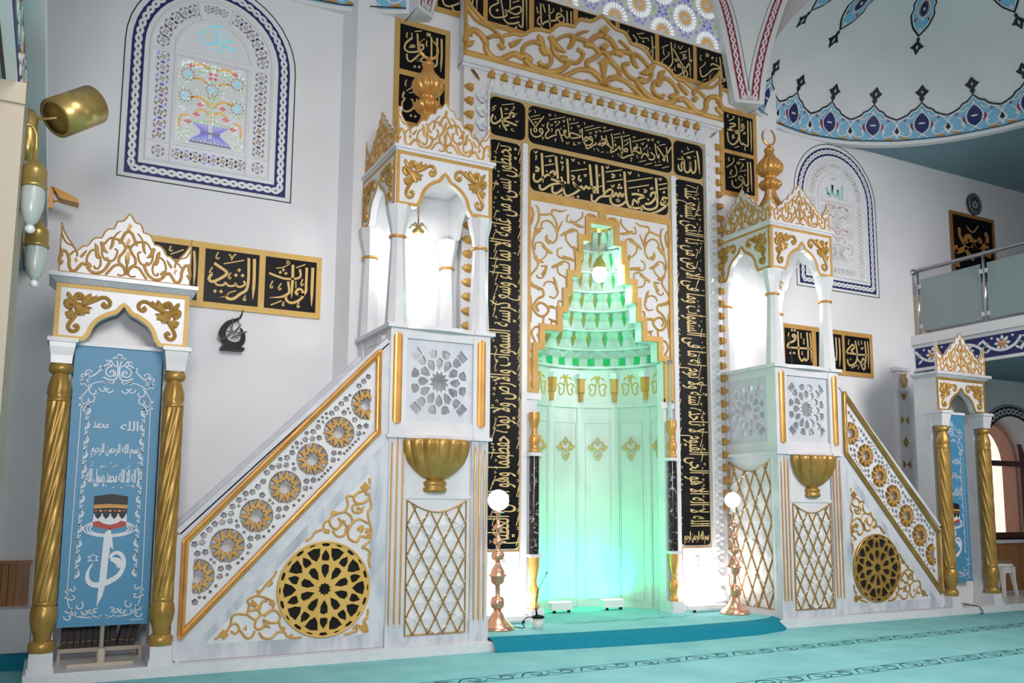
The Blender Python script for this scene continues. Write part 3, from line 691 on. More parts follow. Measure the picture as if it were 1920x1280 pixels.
# inscription panels
def inscription(x0, x1, z0, z1, r=.06, g=.035):
    b = MB(); b.prism(F, rrect(x0, x1, z0, z1, r), 0, .008)
    return b.build('inscription_panel', BLACK, mh, T=TR)
b = MB()
b.prism(F, [(3.80, 5.055), (6.66, 5.055), (6.66, 5.53), (3.80, 5.53)], 0, .004)
b.prism(F, [(4.267, 4.522), (6.153, 4.522), (6.153, 5.054), (4.267, 5.054)], 0, .006)
frame(b, F, 3.80, 4.205, .79, 5.06, .02, .006); frame(b, F, 6.215, 6.66, .79, 5.06, .02, .006)
b.build('gilt_panel_frame', mat('dull_gold_band', (.52, .34, .13), .45, .2), mh, T=TR)
T_MUH = """34:185,445 150,520 165,590 220,610 300,570 345,520;30:325,320 345,450 350,540 370,640 440,745;34:350,550 470,500 570,480 560,430 510,415 490,470 530,500;34:380,560 500,600 620,650;30:480,640 400,655 380,620;12:345,270 570,250;12:390,432 460,430;12:155,340 190,300 235,280 230,300;14:160,380 215,340 190,320;12:405,325 410,355 430,360 430,330 445,360 455,340;12:500,385 560,350 580,320 560,295 555,330;14:225,480 220,520 240,530;14:595,555 625,590 650,565;14:610,420 620,450;12:285,655 315,650 300,700;12:515,710 540,705 520,740 575,750"""
T_ST1 = """22:880,705 890,800 960,860 1050,840 1100,780 1080,710 1040,720 1050,770 1090,780;20:810,460 960,680 990,740 960,765 935,730 970,670 1120,480;12:880,490 1045,455;12:905,545 1060,515;12:950,600 965,580 985,590 960,605;12:825,365 850,405 880,360;12:950,360 965,420;12:1080,630 1110,660 1125,630
22:1200,590 1180,680 1215,730 1160,800 1150,860 1190,885 1260,850 1360,820;22:1345,830 1345,750 1390,725 1410,780 1470,950;22:1430,850 1500,800 1530,750 1495,740 1490,790 1540,870 1590,860;20:1550,520 1575,700 1585,860;22:1600,870 1610,790 1680,800 1800,850 1700,880 1620,880;12:1220,545 1515,490;12:1600,625 1765,590;d26:1493,660 1630,695
12:1205,430 1230,475 1250,440;12:1235,620 1265,655 1285,625;12:1465,550 1490,590 1505,550;12:1315,580 1335,605 1350,580 1325,570;12:1330,660 1390,620 1410,575 1385,580;12:1250,715 1275,715 1260,770;12:1315,905 1345,900 1325,950;12:1530,950 1555,990 1585,955;12:1660,965 1680,970 1665,1005 1715,1005;12:1745,950 1770,990 1800,955;12:1080,865 1110,870 1090,915;12:1580,530 1610,520 1600,560;12:1735,640 1760,680 1785,645;12:1765,735 1800,740 1775,785;14:1430,690 1435,725;14:1330,445 1335,480;14:1670,520 1675,560"""
T_ST2 = """18:0,330 10,480 60,580 140,570 160,510 130,450 110,490 150,510;18:20,530 60,460 90,480 60,520 20,510;18:55,580 70,630 110,625 200,570 265,570;18:200,545 265,580 300,500 290,440;18:260,560 330,490 355,530 300,555 270,520;18:295,600 350,560 400,590 440,630 420,690 370,690;16:360,440 375,520 410,590;16:440,410 460,520 465,640;18:375,690 440,690 520,640 490,570;16:500,560 530,640 560,600 580,660;16:590,440 605,560 610,680
18:600,760 590,700 640,640 680,640 670,680 620,670 590,740 610,775 700,740 780,720;16:715,470 730,600 745,700;18:740,700 800,650 840,610 790,620 780,660 880,700;16:870,610 890,700 840,700;18:890,780 930,710 980,740 1000,780 990,750;16:985,690 1000,760;18:1000,790 1060,800 1090,750 1030,690;16:1095,560 1115,700 1150,780 1155,720;18:1125,600 1230,760 1240,810 1215,800 1260,740 1340,610;16:1265,610 1285,840
10:35,325 170,290;10:50,365 280,310;10:315,380 465,345;10:475,425 580,405;10:480,475 565,460;10:615,455 715,430;10:625,520 695,495;10:750,530 965,485;10:855,835 955,810;10:945,875 1055,850;10:1090,890 1195,875;10:1205,925 1305,900;10:1160,585 1250,570;10:285,690 325,680;d18:230,635 250,665 490,520 540,715 555,745 825,740 835,768 985,665 1020,630 1160,830
10:105,390 125,415 145,385;10:195,370 215,400 230,365;10:320,310 340,335 355,305;10:765,450 785,475 800,450;10:890,545 910,575 930,545;10:1040,485 1060,515 1075,485;10:1125,520 1145,550 1160,520;10:255,360 285,370 270,390;10:190,440 215,430 200,475;10:985,490 1010,500 995,520 985,500;10:620,370 630,415;10:35,235 45,280;10:725,775 750,780 735,825;10:180,630 185,660;10:460,735 465,760;10:1095,830 1110,850;10:810,560 830,575 815,590;10:920,640 970,610 980,580 960,590;10:640,590 690,550 680,530"""
T_ALL = """26t:1720,670 1745,800 1765,1020;24:1700,800 1705,950 1670,1000 1640,960 1625,830;24:1620,830 1620,950 1580,990 1540,950 1530,800;22:1525,810 1490,870 1500,950 1480,965 1450,930 1445,870;22:1530,800 1500,830;12:1520,720 1680,670;12:1580,750 1590,780 1605,750 1615,785 1630,755;12:1435,790 1515,790 1490,750;12:1490,670 1510,675 1495,690;12:1580,610 1600,660;12:1680,750 1700,760"""
T_MID = """28:150,320 190,340 180,370 150,365;26:135,400 130,470 170,505 240,460 300,420 380,420 395,390 360,375 335,410 380,430;30t:230,150 240,350 245,520;30:405,190 420,350 430,470;26:205,540 210,590 250,600 330,550 400,530 530,515;26:345,470 430,500 480,520;24:470,440 500,540;26:365,560 360,620 400,650 470,610 500,540;30:545,220 555,380 560,530;26:490,530 510,640 560,680 700,600 640,550 620,500;24:640,530 690,590 720,560 750,600 780,560 810,590 850,560;30:825,290 840,450 850,580;24:850,590 890,570 900,600 870,630 900,640;30:905,295 915,450 925,650
24:850,660 850,730 890,750 960,690 1080,680 1110,630 1070,600 990,670;30:980,310 990,450 1000,640;24:1080,690 1130,680 1150,640 1180,690 1200,640 1225,690 1245,650;26:1080,700 1090,760 1140,800 1220,790 1270,750;30:1255,380 1265,550 1280,720 1310,810 1370,820;24:1350,820 1370,730 1410,760 1440,790 1440,830 1370,830;26:1345,660 1420,660 1500,690 1430,720 1440,790 1470,830;26:1580,690 1590,650 1630,640 1640,700 1580,770 1510,780;26:1490,790 1500,830 1570,850 1640,830 1665,790;30:1645,460 1655,600 1665,790;26:1790,720 1740,700 1725,750 1770,770 1790,720;26t:1790,720 1780,780 1740,830 1650,880 1570,890;24:1750,740 1710,760 1720,790 1770,780
12:270,195 385,178;12:265,305 385,285;12:590,375 790,345;12:1020,385 1225,358;12:1035,505 1235,475;12:1290,500 1600,455;12:1305,585 1560,545;12:1675,545 1780,525;12:1685,600 1785,580;12:940,570 980,555;12:435,675 490,660;12:590,700 635,688
20:595,430 630,440 625,470 600,475;20:700,425 685,470 710,495 720,470;20:1095,410 1130,425 1120,450 1095,445;16:1495,600 1530,615 1515,635 1495,630;14:135,120 155,150 175,125;14:755,410 770,440 785,410;14:600,220 620,250 635,220;14:1025,315 1045,340 1060,310;14:1300,380 1320,410 1340,380;14:1680,455 1700,485 1715,460;14:1090,545 1110,570 1130,540;14:465,250 480,280 495,255;14:1540,710 1560,735;14:330,225 345,250 325,255 330,225;14:475,190 485,215 470,215;14:150,190 165,185 155,235;14:480,320 495,315 480,365;14:290,360 295,385;14:685,260 695,290;14:755,255 765,280;14:945,410 950,440;14:1200,410 1210,440;14:1430,410 1435,440;14:1425,600 1430,630;14:1575,580 1585,600 1600,575 1610,600
d30:1190,545 1180,580 1215,580 1745,635 680,690 1470,850;16:1150,730 1190,725 1160,745 1200,745"""
def insc(x0, x1, z0, z1, *ts, r=.07):
    p = inscription(x0, x1, z0, z1, r); b = MB()
    for t, off, s in ts: draw(b, F, t, px(off, s, MY), 0, .006, 'flat', .008, 5)
    b.build('lettering', LETTER, p, T=TR)
insc(3.825, 4.245, 5.085, 5.505, (T_MUH, (905, 170), 9.846)); insc(4.285, 6.185, 5.085, 5.505, (T_ST1, (905, 170), 9.846), (T_ST2, (1090, 200), 8)); insc(6.215, 6.64, 5.085, 5.505, (T_ALL, (1090, 200), 8))
insc(4.305, 6.12, 4.565, 5.03, (T_MID, (980, 265), 6.62))
LL = 'يحيطون بشيء من علمه الا بما شاء وسع كرسيه السموات والارض ولا يوده حفظهما وهو العلي العظيم'
LR = 'الله لا اله الا هو الحي القيوم لا تاخذه سنة ولا نوم له ما في السموات وما في الارض من ذا الذي يشفع عنده'
def vertical(x0, x1, z0, z1, text, up, rows=2):
    p = inscription(x0, x1, z0, z1, .05); b = MB(); wd = x1-x0
    words = text.split(' '); L = z1-z0-.1; rnd = random.Random(len(text))
    zb = z0+.05+(.16 if up else 0); L -= .16 if up else 0
    cx = x0+wd*(.30 if up else .70)
    def Fv(u, v, w):                                  # u along the line from its right end
        if up: return F(cx+v*wd*.92, zb+L*(1-u), w)
        return F(cx-v*wd*.92, zb+L*u, w)
    lettering(b, Fv, text, 0, .013)
    lettering(b, lambda u, v, w: Fv(u+.0006, v+.012, w+.001), text, 0, .013)
    n = int(L/.06)
    for k in range(n):                                # vowel marks on both sides of the line
        zz = zb+L*(k+.5)/n+rnd.uniform(-.01, .01); q = rnd.random()
        for e in (.52, -.34):
            off = cx+(e+rnd.uniform(-.05, .12 if e > 0 else .03))*wd*(1 if up else -1)*.86
            if q < .4: b.ribbon(F, [(off-.02, zz-.045), (off+.01, zz+.045)], .008, .004, 0, .008, 'flat', sub=1)
            elif q < .7: b.ribbon(F, [(off-.012, zz-.012), (off+.012, zz), (off-.012, zz+.012)], .007, .004, 0, .008, 'flat', sub=1)
            elif q < .85: b.prism(F, ell(off, zz, .008, .008, 6), .008, .012)
            else: b.ribbon(F, [(off-.012, zz), (off, zz+.014), (off+.014, zz+.004), (off+.006, zz-.012)], .007, .004, 0, .008, 'flat', sub=3)
            q = rnd.random()
    if up:
        b.build('lettering', LETTER, p, T=TR); b = MB()
        lettering(b, lambda u, v, w: F(x0+.03+(wd-.06)*u, z0+.06+v*.13, w), 'بسم الله الرحمن الرحيم', 0, .013)
        lettering(b, lambda u, v, w: F(x0+.033+(wd-.06)*u, z0+.062+v*.13, w), 'بسم الله الرحمن الرحيم', 0, .0135)
    b.build('lettering', LETTER, p, T=TR)
vertical(3.825, 4.19, .82, 5.035, LL, False); vertical(6.235, 6.64, .82, 5.035, LR, True)
# scroll panels beside the stepped vault
def offs(P, d):
    return [(x-d, z+(d if i > 0 else 0)) for i, (x, z) in enumerate(P)]
up_ = [(4.40, 2.40)]+[p for p in ST if p[1] > 2.0]
L1 = up_; L0 = [(x-.065, (z+.065 if i > 0 else z)) for i, (x, z) in enumerate(up_)]
b = MB(); R1 = [(2*AN-x, z) for x, z in L1[::-1]]; R0 = [(2*AN-x, z) for x, z in L0[::-1]]
b.prism(F, [(4.27, 2.40)]+L0[:1]+L0[1:]+R0+[(2*AN-4.27, 2.40), (2*AN-4.27, 4.52), (4.27, 4.52)], 0, .006)
sp = b.build('scroll_panel', WHITE, mh, T=TR)
b = MB()
b.prism(F, L0+R0+R1[::-1][::-1]+L1[::-1], 0, .03) if 0 else None
for A0, A1 in ((L0, L1), (R0[::-1], R1[::-1])):
    for i in range(len(A0)-1):
        b.add([F(*A0[i], .03), F(*A0[i+1], .03), F(*A1[i+1], .03), F(*A1[i], .03), F(*A0[i], 0), F(*A0[i+1], 0), F(*A1[i+1], 0), F(*A1[i], 0)], [(0, 1, 2, 3), (0, 1, 5, 4), (3, 2, 6, 7)])
b.prism(F, [L0[-1], R0[0], R1[0], L1[-1]], 0, .03)
for k_, (x0, x1, z0, z1) in enumerate(((4.27, 4.31, 2.40, 4.52), (2*AN-4.31, 2*AN-4.27, 2.40, 4.52), (4.27, 2*AN-4.27, 4.455, 4.52), (AN-.05, AN+.05, 4.37, 4.46), (4.27, 4.4, 2.40, 2.44), (2*AN-4.4, 2*AN-4.27, 2.4, 2.44))):
    b.prism(F, [(x0, z0), (x1, z0), (x1, z1), (x0, z1)], 0, .0255+.0006*k_)
T_RUM = """12:55,560 45,500 95,430 75,370 60,300 75,240 110,210 120,160 160,150 200,190 215,250 190,290 165,270;14t:75,200 100,140 95,70 75,50;14:95,110 140,110 180,110 210,160 215,220;12t:215,230 230,190 250,150;14t:180,110 190,80 240,90 280,80;22t:75,240 85,210 130,195;24t:170,290 150,270 150,235
10:285,110 275,150 320,160 370,130 375,95;20t:300,150 350,180 385,190;10:345,260 345,220 310,200 280,220 270,260 300,310 340,330;20t:320,210 270,225 235,245;18t:320,310 330,370 335,400;10:245,320 220,330 220,370 260,390 300,390;20t:250,375 300,390 325,405
10:75,330 80,290 120,290 150,340 145,370 110,400 90,420;20t:120,305 160,340 185,355;10:290,465 290,420 250,405 220,430 225,480 270,510 285,560;20t:250,415 200,435 180,445;18t:275,500 275,550 285,600;24t:75,370 95,400 130,410
10:85,490 100,510 130,500 150,440 115,435;18t:120,490 145,450 150,430;10:130,560 145,535 180,535 205,560 220,600 200,635 165,625;20t:215,590 205,540 190,500;16:55,540 80,570 120,580 130,620 95,640 65,690 90,740 130,750 160,720 155,690 110,665 85,690 100,720;20t:150,700 180,690 205,705
10:245,660 225,655 225,690 260,720;18t:220,790 190,780 160,765;10:180,785 175,820;14:130,760 120,810 75,820 55,860 80,920 75,980 50,1040 60,1120 80,1180;16t:90,860 110,910 105,940;10:75,1090 75,1050 60,1060;12t:70,1220 55,1190 42,1150;22t:60,560 85,565 105,590;18t:400,120 425,110 460,150;10:440,150 425,130 440,110 470,140;16t:50,170 65,110 55,60;16t:50,960 75,1000 85,980;14t:45,620 52,680 48,790"""
cvl = px((980, 370), 3.368, MY)
for s in (1, -1):
    draw(b, F, T_RUM, lambda x, y: (lambda q: (q[0] if s > 0 else 2*AN-q[0], q[1]))(cvl(x, y)), 0, .016, 'ridge', .006, 4, .00175)
b.build('scrollwork', GOLDP, sp, T=TR)
# foot panels with pale tracery
for x0, x1 in ((3.84, 4.19), (6.24, 6.63)):
    b = MB(); b.prism(F, [(x0, .20), (x1, .20), (x1, .79), (x0, .79)], 0, .01); frame(b, F, x0, x1, .20, .79, .015, .02)
    c = (x0+x1)/2
    for q in range(6):
        for s in (-1, 1): b.prism(F, leaf(c+s*(.025+.01*(q % 2)), .30+q*.07, .06, .025, s*.8, 4), .01, .016, m=1)
    b.prism(F, ell(c, .72, .045, .05, 10), .01, .016, [ell(c, .72, .03, .035, 10)], m=1)
    for s in (-1, 1):
        for q in range(3): b.prism(F, leaf(c+s*(.09+.012*q), .62-.13*q, .07, .03, 1.57+s*.3, 4), .01, .016, m=1)
    b.build('tracery_panel', [PAINTW, SHADEM], mh, T=TR)
# corner colonnettes
def vase(b, x, y, z0, z1, m, r=.055):
    H = z1-z0; pr = [(.9, 0), (1, .03), (.95, .08), (.62, .12), (.8, .2), (.98, .32), (.85, .42), (.45, .49), (.62, .51), (.45, .53), (.6, .62), (.92, .78), (1, .88), (.95, .93), (1, .97), (1, 1)]
    b.lathe((x, y, z0), [(q*r, t*H) for q, t in pr], 20, m, fn=lambda a, z: 1+.05*cos(8*a))
for x in (4.34, 2*AN-4.34):
    y = MY-.06; c = MB(); c.box(x-.075, x+.075, y-.07, MY, .11, .23); c.box(x-.05, x+.05, y+.05, MY, .2, 1.78); c.box(x-.07, x+.07, y-.06, MY, .735, .765); c.box(x-.07, x+.07, y-.06, MY, 1.745, 1.78)
    p = c.build('colonnette', WHITE, mh, T=TR)
    for z0_, z1_ in ((.23, .735), (1.78, 2.19)):
        c = MB(); vase(c, x, y, z0_, z1_, 0); c.build('gilded_vase', GOLDB, p, T=TR)
    c = MB(); c.lathe((x, y, .765), [(.05, 0), (.05, .98)], 18, 0); c.build('shaft', DARKM, p, T=TR)
# niche wall
NA = [-5.5+26.2*k for k in range(8)]
def np_(a, r, z): return (AN+r*cos(radians(a)), MY+.02+r*sin(radians(a)), z)
b = MB()
for i in range(7):
    a0, a1 = NA[i], NA[i+1]
    b.face([np_(a0, .88, .11), np_(a1, .88, .11), np_(a1, .88, 2.42), np_(a0, .88, 2.42)])
    P0, P1 = Vector(np_(a0, .88, 0)), Vector(np_(a1, .88, 0)); d = (P1-P0); L = d.length; d.normalize(); n = Vector((-d.y, d.x, 0))
    Fi = lambda u, v, w: tuple(P0+d*u+n*w+Vector((0, 0, v)))
    frame(b, Fi, .055, L-.055, .2, 2.22, .012, .012); b.box(0, .05, .11, 2.40, 0, .014, F=Fi); b.box(L-.05, L, .11, 2.40, 0, .014, F=Fi)
for z, r, h in ((2.385, .855, .03), (2.84, .83, .03)):
    b.add([np_(a, q, zz) for a in NA for q, zz in ((.9, z), (r, z), (r, z+h), (.9, z+h))], [(4*i+j, 4*i+(j+1) % 4, 4*i+4+(j+1) % 4, 4*i+4+j) for i in range(7) for j in range(4)])
for i in range(7): b.face([np_(NA[i], .87, 2.41), np_(NA[i+1], .87, 2.41), np_(NA[i+1], .87, 2.88), np_(NA[i], .87, 2.88)])
nw = b.build('niche_wall', noisy('niche_dimmed_white', (.60, .63, .61), (.50, .54, .52), 1.6, .35, dist=1.4, lo=.45, hi=.75, stretch=(2, 2, .5)), mh, T=TR)  # colour greyed and faintly greened to dim white room light in the niche
for i in range(7):
    a0, a1 = NA[i], NA[i+1]; P0, P1 = Vector(np_(a0, .88, 0)), Vector(np_(a1, .88, 0)); d = (P1-P0); L = d.length; d.normalize(); n = Vector((-d.y, d.x, 0))
    Fi = lambda u, v, w: tuple(P0+d*(L/2+u)+n*w+Vector((0, 0, v)))
    b = MB()
    for s in (-1, 1):
        for Pq in ([(0, .14), (.018, .10), (0, .05)], [(0, .05), (.03, .09), (.06, .075), (.05, .02), (.015, .0), (0, -.02)], [(.06, .075), (.085, .04), (.11, .035), (.09, .0), (.05, -.015), (.05, .02)], [(.015, -.02), (.04, -.05), (.035, -.085), (0, -.13)], [(0, -.06), (.015, -.075), (0, -.09)]):
            b.ribbon(Fi, [(x*s, 1.90+z) for x, z in Pq], .010, .010, 0, .013, sub=3)
    b.prism(Fi, leaf(.075, 1.915, .06, .03, -.5, 4), .012, .018); b.prism(Fi, leaf(-.075, 1.915, .06, .03, pi+.5, 4), .012, .018)
    b.build('palmette', GOLDF, nw, T=TR)
    b = MB()
    Fj = lambda u, v, w: tuple(P0+d*(L/2+u)+n*(w+.012)+Vector((0, 0, v)))
    for s in (-1, 1):
        for Pq in ([(0, .14), (.015, .05), (.03, -.06), (.07, -.09), (.09, -.05), (.07, -.02)], [(.01, .10), (.05, .12), (.075, .09)], [(.02, .02), (.07, .05), (.10, .02), (.075, -.02)], [(0, .09), (.03, .15)]):
            b.ribbon(Fj, [(x*s, 2.62+z) for x, z in Pq], .014, .012, 0, 0, sub=3)
    b.build('palmette', GOLDF, nw, T=TR)
    b = MB()                                          # bracket at each corner of the drum
    for z0, z1, hw, r0 in ((2.56, 2.72, .05, .80), (2.46, 2.56, .035, .835), (2.72, 2.78, .07, .78)):
        aw = math.degrees(hw/.86)
        P = [np_(a1-aw, .88, z0), np_(a1-aw*.6, r0, z0), np_(a1+aw*.6, r0, z0), np_(a1+aw, .88, z0), np_(a1-aw, .88, z1), np_(a1-aw*.6, r0-.01, z1), np_(a1+aw*.6, r0-.01, z1), np_(a1+aw, .88, z1)]
        b.add(P, [(0, 1, 5, 4), (1, 2, 6, 5), (2, 3, 7, 6), (0, 3, 2, 1), (4, 5, 6, 7)], 0 if z0 < 2.7 else 1)
    if i < 6: b.build('bracket', [GOLDB, PAINTW], nw, T=TR)
# stalactite vault
RB = [.86, .83, .70, .60, .50, .40, .29, .18]; NC = [14, 12, 12, 10, 10, 8, 6, 4]
for k in range(7):
    z0 = 2.86+.205*k; z1 = z0+.205; rb, rt = RB[k], RB[k+1]; N = NC[k]; b = MB(); rk = MB()
    A = [3+174*i/(2*N) for i in range(2*N+1)]
    ph = k % 2
    bot = [np_(a, rb-(.055 if (i+ph) % 2 == 0 else -.02), z0) for i, a in enumerate(A)]
    mid = [np_(a, (rb+rt)/2+(.05 if (i+ph) % 2 else -.01), z0+.11) for i, a in enumerate(A)]
    topv = [np_(a, rt+.01-(.055 if (i+ph+1) % 2 == 0 else -.02), z1) for i, a in enumerate(A)]
    for i in range(2*N):
        for p, q in ((bot, mid), (mid, topv)):
            if (i+ph) % 2 == 0: b.face([p[i], p[i+1], q[i+1]]); b.face([p[i], q[i+1], q[i]])
            else: b.face([p[i], p[i+1], q[i]]); b.face([p[i+1], q[i+1], q[i]])
    b.add([np_(a, r, z) for a in A for r, z in ((rb+.03, z0-.014), (rb-.06, z0-.014), (rb-.06, z0), (rb+.03, z0))], [(4*i+j, 4*i+(j+1) % 4, 4*i+4+(j+1) % 4, 4*i+4+j) for i in range(2*N) for j in range(4)])
    t = b.build('stalactite_tier', MATS['niche_dimmed_white'], mh, T=TR)
    rnd = random.Random(k)
    for i in range(2*N+1):
        if (i+ph) % 2: continue
        rk = MB(); a = A[i]; hw = 174/(2*N)*.36; r_ = (rb+rt)/2-.02
        if k == 0:
            zz = z0+.02; P = [np_(a-hw*1.3, rb-.02, zz), np_(a, rb-.075, zz), np_(a+hw*1.3, rb-.02, zz), np_(a-hw*1.3, rb-.02, zz+.085), np_(a, rb-.075, zz+.085), np_(a+hw*1.3, rb-.02, zz+.085)]
            rk.add(P, [(0, 1, 4, 3), (1, 2, 5, 4)], 0)
        else:
            P = [np_(a, rb-.07, z0+.012), np_(a-hw, r_-.01, z0+.13), np_(a, r_-.05, z0+.185), np_(a+hw, r_-.01, z0+.13)]
            c = np_(a, r_-.055, z0+.12)
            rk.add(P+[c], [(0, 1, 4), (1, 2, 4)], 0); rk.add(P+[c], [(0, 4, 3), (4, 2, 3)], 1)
        rk.build('faceted_drop', [GREENLIT, GOLDP], t, T=TR)
b = MB(); b.lathe((AN, MY+.02, 4.29), [(.17, 0), (.12, .05), (.05, .12), (.001, .15)], 12, 0, a0=-.1, a1=pi+.1, smooth=False); b.build('vault_cap', GOLDB, mh, T=TR)
# lights inside the niche: green floodlights, hanging bulb, white bars
for i, (x, y, lab) in enumerate(((4.93, 8.36, 'left of the two green floodlights standing on the niche floor'), (5.60, 8.36, 'right of the two green floodlights standing on the niche floor'))):
    t = thing('floodlight', (x, y, .11), lab, 'floodlight', 'green floodlights in the niche')
    b = MB(); b.box(-.13, .13, -.05, .06, .03, .11); b.build('housing', PAINTW, t)
    b = MB(); b.box(-.12, .12, -.04, .05, .108, .113); b.build('lens', LEDG, t)
    for s in (-.09, .09): b = MB(); b.box(s-.012, s+.012, -.045, -.02, 0, .03); b.build('foot', BLACK, t)
    lamp('floodlight_beam', 'AREA', (x, y+.16, .24), 11, (.0, 1, .36), .2, (x, 8.74, 1.1), .08)
    lamp('floodlight_glow', 'POINT', (x, y+.12, .28), .5, (.4, 1, .65), .06)
t = thing('hanging_bulb', (5.24, 8.02, 3.80), 'glowing white bulb in a brass cap hanging from the niche vault', 'lamp')
b = MB(); b.tube([(0, 0, .18), (0, 0, .46)], .006, 6, sub=1); b.build('cord', BRASS, t)
b = MB(); b.lathe((0, 0, .05), [(.075, 0), (.07, .05), (.035, .11), (.01, .14)], 18); b.build('cap', BRASS, t)
b = MB(); b.sphere((0, 0, -.01), .082, sz=1.15); b.build('bulb', GLOW, t)
lamp('bulb_and_fill_light', 'POINT', (5.24, 7.86, 3.72), 9, (.42, 1, .72), .08)
lamp('bulb_and_fill_light', 'POINT', (5.24, 8.08, 2.95), 6.5, (.15, 1, .55), .1)  # extra green fill added well below the bulb to brighten the vault
for i, (x0, x1, lab) in enumerate(((3.86, 4.2, 'white light bar on the carpet step, left of the niche'), (6.22, 6.72, 'white light bar on the carpet step, right of the niche'))):
    t = thing('light_bar', ((x0+x1)/2, 7.80, .11), lab, 'light bar', 'white light bars by the niche'); hw = (x1-x0)/2
    b = MB(); b.box(-hw, hw, -.04, .04, .025, .07); b.build('housing', PAINTW, t)
    b = MB(); b.box(-hw+.01, hw-.01, -.03, .03, .069, .074); b.build('lens', LEDW, t)
    for s in (-.8, .8): b = MB(); b.box(s*hw-.01, s*hw+.01, -.045, -.02, 0, .026); b.build('foot', BLACK, t)
    lamp('light_bar_beam', 'AREA', ((x0+x1)/2, 7.80, .21), 11, (1, 1, 1), x1-x0, ((x0+x1)/2, 7.95, .8), .06)
GOLDA = noisy('carved_gold', (.50, .29, .065), (.40, .21, .04), 12, .4, .2)
# ================================================================== shared marble joinery of pulpits and portals
_cd = px((90, 520), 6.4, 7.1)
_D = [_cd(65, 745), _cd(1668, 885), _cd(112, 55), _cd(1700, 240)]
_dx0 = (_D[0][0]+_D[2][0])/2; _dx1 = (_D[1][0]+_D[3][0])/2; _dz0 = (_D[0][1]+_D[1][1])/2; _dz1 = (_D[2][1]+_D[3][1])/2
def dn(x, y):
    p = _cd(x, y); return ((p[0]-(_dx0+_dx1)/2)/((_dx1-_dx0)/2), (p[1]-_dz0)/(_dz1-_dz0))
ARCH = [(0, .68)]+[(abs(u), v) for u, v in [dn(*p) for p in pts("840,445 760,470 660,512 590,562 545,620 515,690 480,735 430,775 345,795")]]
ARCH[-1] = (ARCH[-1][0], 0)
ACAN = """40:290,310 400,335 500,315 580,285 640,258 700,258 745,300 740,350 690,372 662,345 690,320;40:300,320 345,380 350,440 310,500 262,560 245,610 280,658 340,652 365,612 340,585 318,610
50t:320,300 360,215 420,240 430,290;60t:420,310 490,260 520,205;50t:510,310 560,275 592,230;50t:300,320 235,290 225,335 270,375 320,345;60t:310,420 250,445 212,430;50t:320,470 260,480 230,500;45t:300,280 260,225 240,185
70:350,350 420,400 505,410;60:350,370 400,430 410,470;30t:420,400 450,370 535,385;24:380,215 350,240 380,275 410,250;24:255,310 250,350 285,350"""
def arch_panel(F, a, h, parent, T=None, th=.05, gold=GOLDP):
    A = smooth([(u*a, v*h) for u, v in ARCH], 3)
    A = [(u, v) for u, v in A]; A[-1] = (A[-1][0], 0)
    full = [(-u, v) for u, v in A[::-1]]+A[1:]
    b = MB(); b.prism(F, [(-a, h), (-a, 0)]+full+[(a, 0), (a, h)], -th, 0, back=True)
    p = b.build('arch_panel', WHITE, parent, T=T)
    b = MB(); e = .032
    off = []
    for i, (u, v) in enumerate(full):
        q0, q1 = full[max(i-1, 0)], full[min(i+1, len(full)-1)]; dx, dy = q1[0]-q0[0], q1[1]-q0[1]; l = hypot(dx, dy); off.append((u-dy/l*e*.5, v+dx/l*e*.5))
    b.ribbon(F, off, e, .004, 0, kind='flat', sub=1)
    for k_, P in enumerate(([(-a, h-e/2), (a, h-e/2)], [(-a+e/2, .001), (-a+e/2, h-.001)], [(a-e/2, .001), (a-e/2, h-.001)], [(-a+.001, e/2), (full[0][0], e/2)], [(full[-1][0], e/2), (a-.001, e/2)])): b.ribbon(F, P, e, .0045+.0004*k_, 0, kind='flat', sub=1)
    b.build('gilt_edge', gold, p, T=T)
    for s in (1, -1):
        b = MB(); draw(b, F, ACAN, lambda x, y: (lambda q: (s*q[0]*a, q[1]*h))(dn(x, y)), 0, .022, 'ridge', 0, 4, a*.00165)
        b.build('acanthus_ornament', GOLDA, p, T=T)
    return p
def cornice(b, x0, x1, y0, y1, z0, z1, o=.03):
    b.box(x0-o*.4, x1+o*.4, y0-o*.4, y1+o*.4, z0, z0+(z1-z0)*.45); b.box(x0-o, x1+o, y0-o, y1+o, z0+(z1-z0)*.45, z1)
def starp(cx, cy, r0, r1, n, ph=0, sy=1): return [(cx+(r0 if k % 2 == 0 else r1)*cos(ph+pi*k/n), cy+sy*(r0 if k % 2 == 0 else r1)*sin(ph+pi*k/n)) for k in range(2*n)]
def polar(cx, cy, L, sy=1): return [(cx+r*cos(a), cy+sy*r*sin(a)) for r, a in L]
def clip(P, nx, ny, c):
    out = []
    for i in range(len(P)):
        a, d = P[i], P[(i+1) % len(P)]; fa, fd = nx*a[0]+ny*a[1]-c, nx*d[0]+ny*d[1]-c
        if fa >= 0: out.append(a)
        if fa*fd < 0: t = fa/(fa-fd); out.append((a[0]+(d[0]-a[0])*t, a[1]+(d[1]-a[1])*t))
    return out
